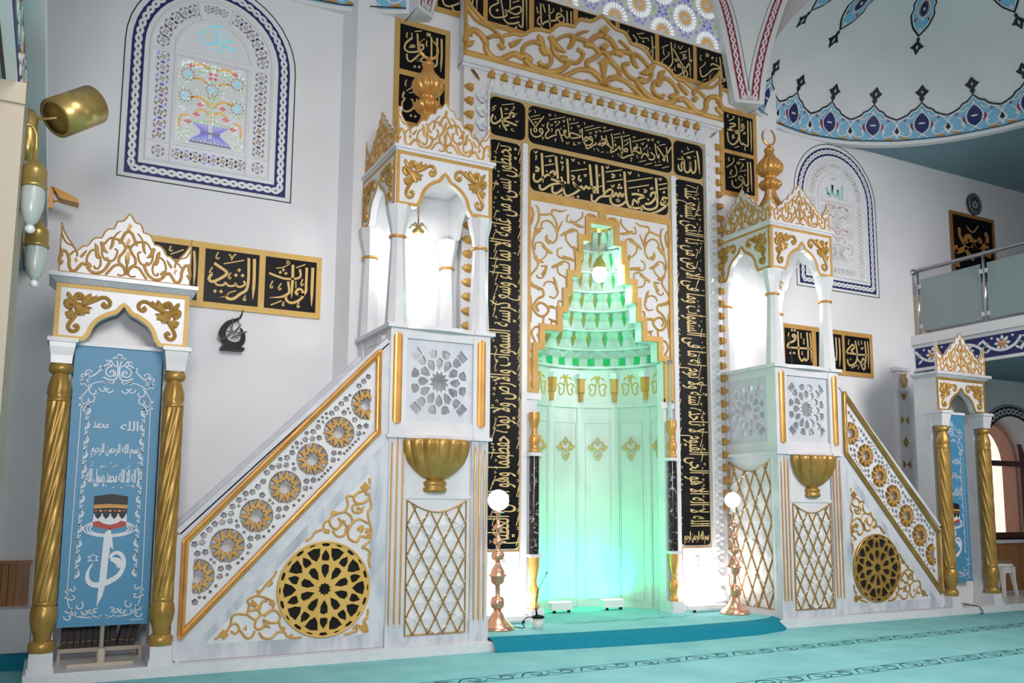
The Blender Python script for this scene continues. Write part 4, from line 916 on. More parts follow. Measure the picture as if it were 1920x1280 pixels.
def girih_rect(x0, x1, z0, z1):                       # holes of a pierced rectangle round a twelve-pointed star
    cx, cz = (x0+x1)/2, (z0+z1)/2; R = (x1-x0)/2*.95; sy = (z1-z0)/(x1-x0)
    H = [starp(cx, cz, R*.33, R*.23, 12, pi/12, sy)]
    for k in range(12):
        a = pi/6*k
        H.append(polar(cx, cz, [(R*.35, a), (R*.48, a-.205), (R*.64, a-.20), (R*.72, a), (R*.64, a+.20), (R*.48, a+.205)], sy))
        a += pi/12
        P = polar(cx, cz, [(R*.74, a-.14), (R*.68, a), (R*.74, a+.14), (R*.92, a+.16), (R*.95, a), (R*.92, a-.16)], sy); H.append(P)
    for q in range(4):
        a = pi/4+q*pi/2; H.append(polar(cx, cz, [(R*.98, a-.16), (R*.98, a+.16), (R*1.22, a+.14), (R*1.22, a-.14)], sy))
    return H
def pierced(F, x0, x1, z0, z1, parent, T, th=.03, backing=None, w=0, holes=None):
    b = MB(); b.prism(F, [(x0, z0), (x1, z0), (x1, z1), (x0, z1)], w-th, w, girih_rect(x0+.02, x1-.02, z0+.04, z1-.04), back=True)
    return b.build('pierced_panel', SHADEM, parent, T=T)
def lattice(F, x0, x1, z0, z1, dip, parent, T, pale=False):
    cx = (x0+x1)/2; tp = [(x0+(x1-x0)*k/12, z1-dip*sin(pi*k/12)) for k in range(13)]
    b = MB(); b.prism(F, [(x0, z0), (x1, z0)]+tp[::-1], 0, .004)
    nx, nz = 4, 4.3; sx, sz = (x1-x0)/nx, (z1-z0)/nz*1.0
    ztop = lambda x: z1-dip*sin(pi*min(1, max(0, (x-x0)/(x1-x0))))
    def inside(P): return all(x0-1e-4 <= x <= x1+1e-4 and z0-1e-4 <= z <= ztop(x)+.02 for x, z in P)
    for i in range(nx*2+1):                           # faceted lozenges
        for j in range(int(nz*2)+1):
            if (i+j) % 2: continue
            c = (x0+sx*i/2, z0+sz*j/2); Q = [(c[0]-sx/2, c[1]), (c[0], c[1]-sz/2), (c[0]+sx/2, c[1]), (c[0], c[1]+sz/2)]
            if inside(Q):
                for k in range(4): b.face([F(*Q[k], .004), F(*Q[(k+1) % 4], .004), F(*c, .022)], 0)
    p = b.build('lattice_panel', WHITE, parent, T=T)
    b = MB()
    b.ribbon(F, tp, .012, .014, 0, .004, 'ridge', sub=1)
    for P in ([(x0, z0), (x1, z0)], [(x0, z0), (x0, z1)], [(x1, z0), (x1, z1)]): b.ribbon(F, P, .012, .014, 0, .004, 'ridge', sub=1)
    for i in range(-10, 20):
        for s in (1, -1):                             # z = z0 + s*(x - xa)*sz/sx
            xa = x0+sx*(i+.5); P = []
            for k in range(81):
                x = x0+(x1-x0)*k/80; z = z0+s*(x-xa)*sz/sx
                if z0 <= z <= ztop(x): P.append((x, z))
            if len(P) > 2: b.ribbon(F, [P[0], P[-1]], .011, .020, 0, .004, 'ridge', sub=1)
    b.build('gilded_lattice', GOLDM, p, T=T)
    b = MB()
    for i in range(-6, 16):
        for s in (1, -1):
            zc = z0+sz*i; P = []
            for k in range(41):
                x = x0+(x1-x0)*k/40; z = zc+s*(x-cx)*.62
                if z0 <= z <= ztop(x): P.append((x, z))
            if len(P) > 2: b.ribbon(F, [P[0], P[-1]], .007, .019, 0, .004, 'ridge', sub=1)
    b.build('relief_rib', PAINTW, p, T=T)
VINE_A = """18:1180,60 1185,100;d60:1150,125;18:1140,150 1090,170 1070,210 1100,240 1150,230 1180,190 1150,160;18:1100,240 1060,260 1070,300 1120,300 1140,260;18:1180,200 1195,260 1170,300 1180,370 1195,440 1170,480 1120,470 1090,510 1040,490 1030,440 1060,380 1110,350 1170,380;18:1070,190 1020,190 1030,250 1000,300 940,310 900,350 910,400 950,420 980,380 960,340
18:900,350 860,380 850,420 800,440 770,480 730,505;18:1010,300 1050,330 1060,380 1020,400 1000,360;18:920,430 950,470 1000,465 1020,410;18:1190,440 1185,500 1150,530 1130,550 1160,560 1185,590 1175,640 1185,690;36t:930,330 925,305 955,320;36t:1150,430 1180,440 1160,470;36t:1110,440 1130,410 1090,420;34t:860,430 890,440 880,420;32t:1150,170 1185,170;36t:1090,270 1125,280;32t:1190,610 1165,600;32t:980,390 990,350"""
VINE_B = """18:85,1200 120,1180;d60:150,1165;18:170,1150 200,1100 240,1090 260,1130 230,1160 200,1140;18:200,1100 210,1040 250,1020 310,1020 330,960 320,920 380,890 420,850 460,800 500,760 525,715;18:310,1020 350,1050 380,1060 410,1020 380,990 330,1000;18:380,1060 370,1110 400,1130 440,1100 430,1060 470,1080 530,1080 550,1040 520,1000 470,1000 440,1040
18:380,890 430,900 490,930 500,980 470,1010 420,1030;18:400,970 430,930 460,930;18:260,1130 310,1190 350,1180 370,1140;18:400,1150 430,1190 490,1190 530,1150 580,1150 600,1180 650,1190 700,1185;18:540,1060 550,1110 580,1140;36t:340,940 370,960 350,920;36t:400,960 380,985 420,970;36t:480,930 500,950 470,950;34t:300,1130 310,1100;36t:450,1100 480,1120;36t:580,1130 560,1110;34t:620,1180 640,1160;34t:460,820 485,800 470,790;34t:400,870 385,850"""
VINE_C = """18:1170,985 1165,1040 1140,1070 1160,1100 1165,1150;d56:1140,1120;18:1120,1110 1090,1100 1090,1140 1060,1150 1000,1170;32t:1080,1110 1060,1130;32t:1150,1060 1170,1040"""
def pulpit(side, label, lamp_label):
    mirrored = side > 0
    bx, by = 2.99, 7.585
    root = thing('pulpit', (mir(bx) if mirrored else bx, by, .08), label, 'pulpit')
    R = rel(root)
    T = (lambda x, y, z: R(mir(x), y, z)) if mirrored else R
    FR = WF(7.12)
    FI = lambda u, v, w: (3.455+w, 7.12+u, v)         # side towards the niche
    FO = lambda u, v, w: (2.525-w, 7.12+u, v)         # side towards the stair
    FB = lambda u, v, w: (u, 8.04+w, v)
    stair_gold = GOLDM if mirrored else GOLDB
    # pedestal
    b = MB()
    b.box(2.55, 3.43, 7.14, 8.02, .08, 1.83, 0)
    for x0, x1 in ((2.525, 2.675), (3.29, 3.455)):
        b.box(x0, x1, 7.12, 7.2, .08, 1.82, 1); b.box(x0-.008, x1+.008, 7.11, 7.2, .08, .26, 1)
    b.box(3.40, 3.452, 7.195, 7.24, .08, 1.82, 0); b.box(3.40, 3.452, 7.94, 8.04, .08, 1.82, 0); b.box(2.525, 2.58, 7.94, 8.04, .08, 1.82, 1)
    b.box(2.67, 3.30, 7.12, 7.2, .08, .15, 1); b.box(2.67, 3.30, 7.128, 7.2, 1.30, 1.33, 0)
    b.build('pedestal', [WHITE, GREYM], root, T=T)
    for x in (2.548, 2.598, 2.648, 3.325, 3.372, 3.42):
        b = MB(); b.ribbon(FR, [(x, .31), (x+.0, .32), (x, 1.64+.05*((x*100) % 2)), (x, 1.66+.05*((x*100) % 2))], [.003, .016, .016, .003], .012, 0, kind='ridge', sub=2, t0=1); b.build('gilded_flute', GOLDB, root, T=T)
    lattice(WF(7.14), 2.70, 3.25, .165, 1.285, .10, root, T)
    lattice(lambda u, v, w: (3.43+w, 7.12+u, v), .13, .80, .165, 1.76, .12, root, T, True)
    # gilded half bowl
    b = MB(); cx = 2.955
    pr = [(.02, -.0), (.10, 0), (.112, .012), (.112, .035), (.095, .045), (.105, .06), (.112, .075), (.105, .09), (.075, .105)]
    b.lathe((cx, 7.15, 1.357), pr, 28, 0)
    cup = [(.075, .105), (.13, .13), (.19, .18), (.24, .25), (.268, .33), (.282, .40), (.285, .435), (.27, .45), (.2, .452)]
    b.lathe((cx, 7.15, 1.357), cup, 168, 0, fn=lambda a, z: 1+.13*abs(sin(7*a))*min(1, max(0, (z-.11)*6)))
    vs = b.v; b.v = [(x, 7.15+(y-7.15)*.72, z) for x, y, z in vs]
    b.build('gilded_bowl', GOLDM, root, T=T)
    # parapet box
    b = MB()
    b.box(2.515, 2.665, 7.115, 7.26, 1.83, 2.77); b.box(3.30, 3.465, 7.115, 7.26, 1.83, 2.77); b.box(2.515, 2.62, 7.9, 8.045, 1.83, 2.77); b.box(3.36, 3.465, 7.9, 8.045, 1.83, 2.77)
    b.box(2.66, 3.305, 7.125, 7.18, 1.83, 1.955); b.box(2.66, 3.305, 7.125, 7.18, 2.685, 2.77)
    for z0, z1 in ((1.83, 1.955), (2.685, 2.77)): b.box(3.42, 3.455, 7.2, 7.98, z0, z1); b.box(2.525, 2.56, 7.5, 7.98, z0, z1)
    b.box(2.53, 3.45, 8.0, 8.04, 1.83, 2.77); b.box(2.53, 2.55, 7.55, 8.0, 1.83, 2.77); b.box(2.52, 3.46, 7.13, 8.04, 1.81, 1.86)
    def ledge(z0, z1, o, bul):
        P = [(2.515-o, 8.05), (2.515-o, 7.115-o), (2.66, 7.115-o)]+[(2.66+.64*k/10, 7.115-o*.4-bul*sin(pi*k/10)) for k in range(11)]+[(3.30, 7.115-o), (3.465+o, 7.115-o), (3.465+o, 8.05)]
        I = [(3.40, 8.05), (3.40, 7.2), (2.58, 7.2), (2.58, 8.05)]
        b.prism(lambda u, v, w: (u, v, w), P+I, z0, z1, back=True)
    ledge(2.765, 2.80, .035, .05); ledge(1.815, 1.845, .02, .04)
    b.build('parapet_box', WHITE, root, T=T)
    pierced(WF(7.15), 2.665, 3.30, 1.955, 2.685, root, T)
    pierced(lambda u, v, w: (3.445+w, 7.12+u, v), .14, .80, 1.955, 2.685, root, T)
    for x in (2.582, 3.378):
        b = MB(); P = [(x+.042*cos(a), 2.68+.042*sin(a)) for a in [pi*k/8 for k in range(9)]]+[(x-.042*cos(a), 1.975-.042*sin(a)) for a in [pi*k/8 for k in range(9)]]
        for k in range(-4, 4):
            a0, a1 = pi/2*k/4, pi/2*(k+1)/4
            g = lambda a: (x+.042*sin(a), .018*cos(a))
            e = lambda a, s: .042*cos(a)
            q = [(g(a0)[0], 2.68+e(a0, 1), g(a0)[1]), (g(a1)[0], 2.68+e(a1, 1), g(a1)[1]), (g(a1)[0], 1.975-e(a1, 1), g(a1)[1]), (g(a0)[0], 1.975-e(a0, 1), g(a0)[1])]
            b.add([(u, 7.115-w, v) for u, v, w in q], [(0, 1, 2, 3)], 0, True)
        b.build('gilded_bar', GOLDB, root, T=T)
    # canopy on four posts
    for px_, py_ in ((2.585, 7.20), (3.385, 7.20), (2.585, 7.965), (3.385, 7.965)):
        b = MB(); b.lathe((px_, py_, 0), [(.098, 2.80), (.095, 2.84), (.062, 3.575), (.062, 3.605), (.075, 3.68), (.105, 3.80), (.115, 3.87)], 8, 0, a0=pi/8, a1=2*pi+pi/8, smooth=False)
        p = b.build('post', WHITE, root, T=T)
        b = MB(); b.lathe((px_, py_, 3.59), [(.064, -.014), (.078, -.010), (.082, 0), (.078, .010), (.064, .014)], 16); b.build('gilt_ring', GOLDB, p, T=T)
    AH = .50
    for F, a_ in ((lambda u, v, w: (2.997+u, 7.12-w, 3.865+v), .468), (lambda u, v, w: (3.468+w, 7.587+u, 3.867+v), .462), (lambda u, v, w: (2.524-w, 7.587+u, 3.867+v), .462), (lambda u, v, w: (2.997+u, 8.055+w, 3.868+v), .466)):
        arch_panel(F, a_, AH, root, T, .06)
    b = MB(); cornice(b, 2.53, 3.465, 7.12, 8.05, 4.36, 4.41, .03); b.box(2.60, 3.40, 7.19, 7.98, 4.31, 4.365); b.build('canopy_roof', WHITE, root, T=T)
    for F in (lambda u, v, w: (2.997+u, 7.135-w, 4.405+v), lambda u, v, w: (3.45+w, 7.585+u, 4.405+v), lambda u, v, w: (2.545-w, 7.585+u, 4.405+v), lambda u, v, w: (2.997+u, 8.035+w, 4.405+v)):
        crest(F, .455, 2.05, root, T, .025)
    b = MB()
    pr = [(.40, 0), (.36, .10), (.28, .22), (.19, .33), (.12, .42), (.075, .50), (.06, .56)]
    b.lathe((2.995, 7.585, 4.41), pr, 48, 0, fn=lambda a, z: 1+.03*cos(8*a)); b.build('finial_base', GOLDB, root, T=T)
    b = MB()
    tw = lambda n, k, am: (lambda a, z: 1+am*abs(sin(n/2*a+k*z)))
    b.lathe((2.995, 7.585, 4.96), [(.05, 0), (.055, .02), (.085, .04), (.112, .075), (.115, .10), (.09, .135), (.055, .155), (.05, .17), (.06, .19)], 96, 0, fn=tw(12, 14, .2))
    b.lathe((2.995, 7.585, 5.15), [(.06, 0), (.09, .02), (.125, .06), (.137, .10), (.13, .14), (.10, .19), (.065, .235), (.045, .28), (.04, .32)], 112, 0, fn=tw(14, 10, .18))
    b.lathe((2.995, 7.585, 5.45), [(.03, 0), (.055, .012), (.062, .03), (.055, .048), (.02, .06), (.018, .10), (.001, .10)], 20, 0)
    f = b.build('finial', GOLDB, root, T=T)
    b = MB(); Fc = lambda u, v, w: (2.995+u, 7.585-w, 5.545+v)
    rnd = [(.098*cos(a), .10+.10*sin(a)) for a in [radians(-90+150*k/14) for k in range(15)]]
    full = [(.098*sin(a), .10-.10*cos(a)) for a in [radians(-158+316*k/28) for k in range(29)]]
    for w0, w1 in ((0, .014), (0, -.014)): b.ribbon(Fc, full, [.004, .016, .026, .034, .026, .016, .004], w1, 0, w0, 'ridge', sub=1)
    b.build('crescent', GOLDB, f, T=T)
    # stair with pierced balustrade
    b = MB()
    SO = [(.905, .08), (.862, .11), (.855, .99), (2.50, 2.625), (2.53, 2.625), (2.53, .08)]
    inner = [(.95, .335), (2.39, 1.875), (2.385, 2.47), (.95, .96)]
    b.prism(FR, SO, -.09, -.02, [inner[::1]], m=0, back=True)
    b.prism(FB, SO, -.10, -.04, m=0, back=True)
    # grey bands round the triangular field and along the base
    b.prism(FR, [(.93, .085), (2.51, .085), (2.51, 1.79)], -.02, -.012, [[(1.104, .196), (2.385, .196), (2.36, 1.51)]], m=1)
    b.ribbon(FR, [(.875, 1.03), (2.505, 2.65)], .05, .07, 0, -.09, 'flat', sub=1)
    b.prism(FR, [(1.104, .196), (2.385, .196), (2.36, 1.51)], -.02, -.014, m=2)
    for k in range(9):
        b.box(.98+k*.175, 2.53, 7.21, 7.95, .08+.2*k, .28+.2*k, 0)
    b.build('stair', [SHADEM, GREYM, WHITE], root, T=T)
    b = MB(); g = [(.93, .965), (.93, .27), (2.424, 1.855), (2.418, 2.535)]
    for i in range(4):
        a, d = g[i], g[(i+1) % 4]; b.ribbon(FR, [a, d], .055, .03, 0, -.012, 'ridge', sub=1); b.ribbon(FR, [a, d], .022, .04, 0, -.012, 'ridge', sub=1)
    for a in g: b.prism(FR, ell(a[0], a[1], .027, .027, 10), -.012, .014)
    b.build('gilded_moulding', stair_gold, root, T=T)
    S = [(1.025, .70), (1.239, .928), (1.451, 1.155), (1.665, 1.383), (1.878, 1.612), (2.093, 1.839), (2.318, 2.085)]
    H = []; IN = [(.945, .325), (2.395, 1.87), (2.39, 2.48), (.945, .97)]
    def inside(P, m=.028):
        for i in range(4):
            a, d = IN[i], IN[(i+1) % 4]; nx, ny = -(d[1]-a[1]), d[0]-a[0]; l = hypot(nx, ny)
            if min(((p[0]-a[0])*nx+(p[1]-a[1])*ny)/l for p in P) < m: return False
        return True
    rad = .131
    for i, c in enumerate(S):
        Q = ell(c[0], c[1], rad, rad, 24)
        if i == 0: Q = clip(Q, 1, 0, 1.0)
        if i == 6: Q = clip(Q, -1, 0, -2.355)
        H.append(Q)
    ux, uz = .6833, .7301
    put = []                                          # small pentagonal openings fill the field between the stars
    for rr_ in (.027, .021, .015):
        for k in range(-6, 190):
            for q, o in enumerate((.0, .17, -.17, .14, -.14, .105, -.105, .07, -.07, .035, -.035)):
                d = k*.0115; x, z = .965+ux*d-uz*o, .655+uz*d+ux*o
                if min(hypot(x-c[0], z-c[1]) for c in S) < rad+rr_*.9+.009: continue
                if put and min(hypot(x-a_, z-b_)-rr_-c_ for a_, b_, c_ in put) < .004: continue
                P = [(x+rr_*cos(2*pi*j/5+k), z+rr_*sin(2*pi*j/5+k)) for j in range(5)]
                if inside(P): H.append(P); put.append((x, z, rr_*.88))
    b = MB(); b.prism(FR, IN, -.06, -.025, H, back=True); b.prism(FR, IN, -.14, -.13); sp = b.build('pierced_balustrade', WHITE, root, T=T)
    for i, c in enumerate(S):
        O = starp(c[0], c[1], .137, .072, 11, .35); I = starp(c[0], c[1], .070, .049, 11, .35)
        if i in (0, 6):
            nx, cc = (1, .995) if i == 0 else (-1, -2.36)
            b = MB(); P = clip(O, nx, 0, cc)
            for k in range(22):
                q = clip([O[k], O[(k+1) % 22], I[(k+1) % 22], I[k]], nx, 0, cc)
                if len(q) > 2: b.prism(FR, q, -.05, -.010)
        else:
            b = MB(); b.prism(FR, O, -.05, -.010, [I])
        b.build('gilded_star', GOLDP, sp, T=T)
    # round grille
    gx, gz, gr = 2.005, .572, .378; H = [starp(gx, gz, gr*.14, gr*.105, 10, pi/10)]
    for k in range(10):
        a = pi/2+k*pi/5
        H.append(polar(gx, gz, [(gr*.22, a), (gr*.37, a-.215), (gr*.50, a-.165), (gr*.53, a), (gr*.50, a+.165), (gr*.37, a+.215)]))
        H.append(polar(gx, gz, [(gr*.60, a-.11), (gr*.64, a-.135), (gr*.72, a-.11), (gr*.83, a), (gr*.72, a+.11), (gr*.64, a+.135), (gr*.60, a+.11)]))
        H.append(polar(gx, gz, [(gr*.90, a-.07), (gr*.95, a-.10), (gr*.97, a), (gr*.95, a+.10), (gr*.90, a+.07)]))
        a += pi/10
        H.append(polar(gx, gz, [(gr*.60, a), (gr*.70, a-.135), (gr*.86, a-.175), (gr*.885, a), (gr*.86, a+.175), (gr*.70, a+.135)]))
        H.append(polar(gx, gz, [(gr*.93, a-.05), (gr*.95, a-.085), (gr*.965, a), (gr*.95, a+.085), (gr*.93, a+.05)]))
    b = MB(); b.prism(FR, ell(gx, gz, gr, gr, 48), -.013, .006, H); b.ribbon(FR, ell(gx, gz, gr*.985, gr*.985, 48), .018, .012, 0, 0, 'ridge', sub=1, closed=True)
    g = b.build('round_grille', GOLDM if mirrored else GOLDF, root, T=T)
    b = MB(); b.prism(FR, ell(gx, gz, gr*.97, gr*.97, 48), -.014, -.0125); b.build('dark_backing', HOLE, g, T=T)
    cv = px((380, 880), 3.765, 7.12)
    for t in (VINE_A, VINE_B, VINE_C):
        b = MB(); draw(b, FR, t, cv, 0, .012, 'ridge', -.014, 4); b.build('gilded_vine', GOLDM if mirrored else GOLDP, root, T=T)
    # lamp under the canopy
    X = mir(2.93) if mirrored else 2.93
    t = thing('canopy_lamp', (X, 7.60, 3.74), lamp_label, 'lamp', 'lamps under the pulpit canopies')
    b = MB(); b.sphere((0, 0, 0), .055); b.build('bulb', GLOW, t)
    b = MB(); b.lathe((0, 0, .05), [(.05, 0), (.06, .02), (.03, .05), (.012, .08)], 14)
    for k in range(5): b.tube([(0, 0, .10), (.05*cos(k*1.257), .05*sin(k*1.257), .14), (.085*cos(k*1.257), .085*sin(k*1.257), .10)], .007, 6)
    b.tube([(0, 0, .10), (0, 0, .56)], .008, 6, sub=1); b.build('gilt_holder', BRASS, t)
    lamp('canopy_lamp_light', 'POINT', (X, 7.60, 3.60), 8, (1, 1, .98), .09)
    return root
pulpit(-1, 'left marble pulpit whose stair rises to the right, beside the black moon-shaped ornament', 'glowing bulb under the canopy of the left pulpit')
pulpit(1, 'right marble pulpit whose stair descends towards the plastic stool', 'glowing bulb under the canopy of the right pulpit')
# ================================================================== portals with twisted columns
def twisted_column(b, x, y):
    fl = lambda a, z: 1+.17*abs(sin(5*a-13*z))
    b.lathe((x, y, .0), [(.076, .215), (.085, .23), (.088, .26), (.08, .285), (.058, .295)], 24, 0)
    b.lathe((x, y, .0), [(.055, .295), (.058, .33), (.078, .40), (.085, .46), (.08, .52), (.07, .535), (.078, .54), (.078, .56), (.07, .565)], 48, 0, fn=lambda a, z: 1+(.05*abs(cos(4*a)) if .33 < z < .52 else 0))
    b.lathe((x, y, .0), [(.066, .565+1.40*k/56) for k in range(57)], 60, 0, fn=fl)
    b.lathe((x, y, .0), [(.07, 1.965), (.076, 1.97), (.076, 1.99), (.068, 1.995), (.075, 2.02), (.072, 2.08), (.055, 2.15), (.05, 2.17)], 48, 0, fn=lambda a, z: 1+(.06*abs(cos(4*a)) if 2.0 < z < 2.16 else 0))
    b.lathe((x, y, .0), [(.05, 2.17), (.075, 2.18), (.08, 2.205), (.075, 2.23), (.06, 2.242)], 24, 0)
def portal(side, label):
    m = side > 0
    root = thing('column_portal', (mir(.405) if m else .405, 7.12, .08), label, 'portal'); R = rel(root)
    T = (lambda x, y, z: R(mir(x), y, z)) if m else R
    b = MB()
    for x0, x1 in ((-.055, .08), (.715, .865)): b.box(x0, x1, 7.20, 7.42, .08, 2.42)
    for x in (.013, .787):
        b.box(x-.085, x+.085, 7.03, 7.30, .08, .12); b.box(x-.075, x+.075, 7.04, 7.30, .12, .215)
        b.add([(x+sx*q, y, z) for z, q, y0 in ((2.242, .068, 7.055), (2.30, .072, 7.05), (2.36, .082, 7.04), (2.40, .086, 7.035)) for sx, y in ((-1, y0), (1, y0), (1, 7.25), (-1, 7.25))], [(4*i+j, 4*i+(j+1) % 4, 4*i+4+(j+1) % 4, 4*i+4+j) for i in range(3) for j in range(4)]+[(0, 1, 2, 3)])
        b.box(x-.10, x+.10, 7.02, 7.28, 2.395, 2.425)
    b.box(-.05, .86, 7.385, 7.415, .42, 2.835)
    if m: b.box(.08, .715, 7.32, 7.40, .08, .43)
    b.build('frame', [WHITE], root, T=T)
    for x in (.013, .787):
        b = MB(); twisted_column(b, x, 7.11); b.build('twisted_column', GOLDM, root, T=T)
    arch_panel(lambda u, v, w: (.405+u, 7.10-w, 2.42+v), .458, .42, root, T, .07, GOLDF if not m else GOLDM)
    for x in (-.055, .855):
        b = MB(); b.box(x, x+.01, 7.11, 7.42, 2.42, 2.84); b.build('side_panel', WHITE, root, T=T)
    b = MB(); b.add([(x+s*o, y, z) for z, o, y in ((2.838, 0, 7.09), (2.875, .045, 7.04)) for x, s in ((-.055, -1), (.865, 1))]+[(-.055, 7.42, 2.838), (.865, 7.42, 2.838), (-.10, 7.42, 2.875), (.91, 7.42, 2.875)], [(0, 1, 3, 2), (0, 2, 6, 4), (1, 5, 7, 3)])
    b.box(-.105, .915, 7.03, 7.43, 2.875, 2.905)
    for k in range(12):
        x = -.03+k*.078; b.ribbon(lambda u, v, w: (u, 7.088-.045*(v-2.838)/.037-w, v), [(x, 2.84), (x+.03, 2.868), (x+.06, 2.84)], .012, .004, 0, sub=2)
    b.build('cornice', SHADEM, root, T=T)
    crest(lambda u, v, w: (.405+u, 7.08-w, 2.905+v), .455, 2.1, root, T, .03)
    return root
portal(-1, 'left column portal framing a blue banner, beside the brown wainscot and pillar')
portal(1, 'right column portal framing a blue banner, next to the arched wooden window')
# ================================================================== printed banners
def banner(side, label, dx=0):
    m = side > 0; BX0, BX1, BZ0, BZ1 = .098, .704, .375, 2.405
    X0 = mir(BX1)+dx if m else BX0
    root = thing('banner', (X0+.303, 7.22, .08), label, 'banner', 'printed blue banners')
    zb = BZ0-.08; W, H = BX1-BX0, BZ1-BZ0
    F = lambda u, v, w: (u*W-W/2, -w, zb+v*H)
    b = MB(); b.prism(F, [(0, 0), (1, 0), (1, 1), (0, 1)], -.003, 0, back=True); b.build('fabric', BANNER, root)
    b = MB(); b.box(-W/2-.01, W/2+.01, -.015, .02, zb+H, zb+H+.03); b.build('top_rail', PAINTW, root)
    b = MB(); b.box(-W/2, W/2, -.012, .012, zb-.012, zb+.008); b.build('bottom_rail', BANNER, root)
    b = MB(); b.tube([(0, .03, .005), (0, .03, zb+H)], .016, 10, sub=1); b.lathe((0, .03, .02), [(.03, 0), (.03, .09), (.017, .10)], 12); b.box(-.22, .22, .0, .06, .0, .02); b.build('stand', BEIGE, root)
    b = MB(); A = H/W
    def G(u, v, w): return F(u, v/A, w)               # square units, one unit = banner width
    top = A
    def sym(P, wd, h=.003, sub=4, m_=0):
        for s in (1, -1): b.ribbon(G, [((.5+s*(x-.5)), y) for x, y in P], wd, h, m_, 0, 'card', sub=sub)
    def spiral(x, y, r, a, turn, wd):
        P = [(x+r*(1-t*.85)*cos(a+turn*t), y+r*(1-t*.85)*sin(a+turn*t)) for t in [k/10 for k in range(11)]]; sym(P, wd, sub=1)
    sym([(.075, .45), (.125, top-.75)], .008) if 0 else sym([(.09, .42), (.11, top-.62)], .008)
    for k in range(12):                               # scroll chains down both sides
        y = .55+k*.178; x = .175+.003*k/6
        sym([(x-.02, y), (x+.02, y+.02), (x+.03, y+.06), (x, y+.09), (x-.01, y+.13)], .016); spiral(x-.005, y+.035, .025, 1.2, -5, .010)
        sym([(x+.02, y+.09), (x-.01, y+.10)], .02, sub=1); spiral(x+.008, y+.15, .022, 2.4, 5, .010)
    cy = top-.43
    sym([(.16, cy-.07), (.22, cy-.03), (.30, cy), (.44, cy)], .012); sym([(.10, top-.62), (.12, cy-.18), (.18, cy-.08)], .012)
    sym([(.18, cy-.08), (.13, cy-.04), (.10, cy+.02)], .01)
    for (x, y, r, a, t, w_) in ((.11, cy+.05, .05, 0, 5, .012), (.09, cy-.03, .04, 2, -5, .012), (.17, cy+.0, .03, 1, 5, .010), (.24, cy-.12, .07, 2, 5, .012), (.20, cy-.22, .06, 1, -5, .012), (.34, cy-.08, .05, 3, 5, .012), (.40, cy-.09, .05, 0, -5, .012), (.17, cy-.36, .05, 1, 5, .012), (.15, cy-.30, .04, 4, -5, .012), (.42, cy+.12, .085, 1.5, 6, .014), (.42, cy+.12, .055, -1, 5, .012), (.16, cy+.10, .045, 0, 6, .012), (.30, cy+.19, .03, 0, -5, .012), (.46, cy+.29, .035, 3, -5, .014), (.38, cy+.25, .03, 3, -5, .012)): spiral(x, y, r, a, t, w_)
    sym([(.12, cy+.07), (.2, cy+.06), (.28, cy+.13), (.36, cy+.22), (.42, cy+.21)], .016); sym([(.33, cy+.06), (.42, cy+.03), (.48, cy+.06), (.49, cy+.18), (.47, cy+.30)], .016); sym([(.40, cy+.28), (.44, cy+.22), (.47, cy+.2)], .014)
    sym([(.5, cy+.36), (.47, cy+.34)], .02, sub=1)
    for (x, y, r, a, t, w_) in ((.12, .10, .05, 3, 5, .012), (.10, .17, .04, 1, -5, .012), (.18, .15, .06, 2, 5, .012), (.22, .22, .06, 1, -5, .012), (.30, .15, .05, 3, 5, .012), (.36, .16, .045, 0, -5, .012), (.41, .15, .04, 1, 5, .012), (.15, .33, .05, 3, 5, .012), (.14, .42, .04, 1, -5, .012), (.26, .13, .04, 4, 5, .010)): spiral(x, y, r, a, t, w_)
    sym([(.09, .42), (.11, .25), (.18, .12), (.28, .085), (.48, .085)], .010)
    for (x, y) in ((.46, .085), (.38, .085), (.09, .40), (.09, .33), (.44, cy), (.36, cy), (.1, top-.64), (.1, top-.72)): sym([(x-.02, y-.012), (x+.02, y+.012)], .022, sub=1)
    # writing
    def line(t, x0, x1, y, sc, bold=.004):
        for q in (0, 1): lettering(b, lambda u, v, w: G(x0+(x1-x0)*u+bold*q, y+v*sc, w), t, 0, .003+.0004*q)
    line('الله', .56, .76, top-1.02, .17); line('محمد', .25, .42, top-1.0, .16); line('بسم الله الرحمن الرحيم', .25, .78, top-1.30, .16)
    line('لا اله الا الله محمد رسول الله', .21, .81, top-1.66, .23, .005)
    rr = random.Random(2)
    for k in range(26):
        x, y = rr.uniform(.22, .8), top-1.66+rr.choice([rr.uniform(.17, .24), rr.uniform(-.08, -.04)]); b.ribbon(G, [(x, y), (x+.02, y+.012)], .008, .003, 0, 0, 'card', sub=1)
    # cube-shaped shrine on white rings
    c, y0 = .505, top-2.20
    for r in (.285, .25, .215): b.ribbon(G, ell(c, y0-.02, r, r*.34, 36), .014, .003, 0, 0, 'card', sub=1, closed=True)
    def fill(P, m_, w): b.prism(G, P, 0, w, m=m_)
    fill([(c-.185, y0+.01), (c, y0-.035), (c+.185, y0+.01), (c+.185, y0+.075), (c-.185, y0+.075)], 2, .004)
    for q in range(4): b.ribbon(G, [(c-.185, y0+.025+q*.014), (c, y0-.02+q*.014), (c+.185, y0+.025+q*.014)], .004, .005, 4, 0, 'card', sub=1)
    fill([(c-.19, y0+.06), (c-.12, y0+.075), (c-.08, y0+.045), (c, y0+.025), (c+.08, y0+.045), (c+.12, y0+.075), (c+.19, y0+.06), (c+.18, y0+.17), (c-.18, y0+.17)], 0, .0055)
    fill([(c-.185, y0+.16), (c+.185, y0+.16), (c+.19, y0+.37), (c, y0+.40), (c-.19, y0+.37)], 1, .0065)
    for q in range(4): fill(leaf(c-.135+q*.09, y0+.15, .11, .075, pi/2, 5), 1, .0067)
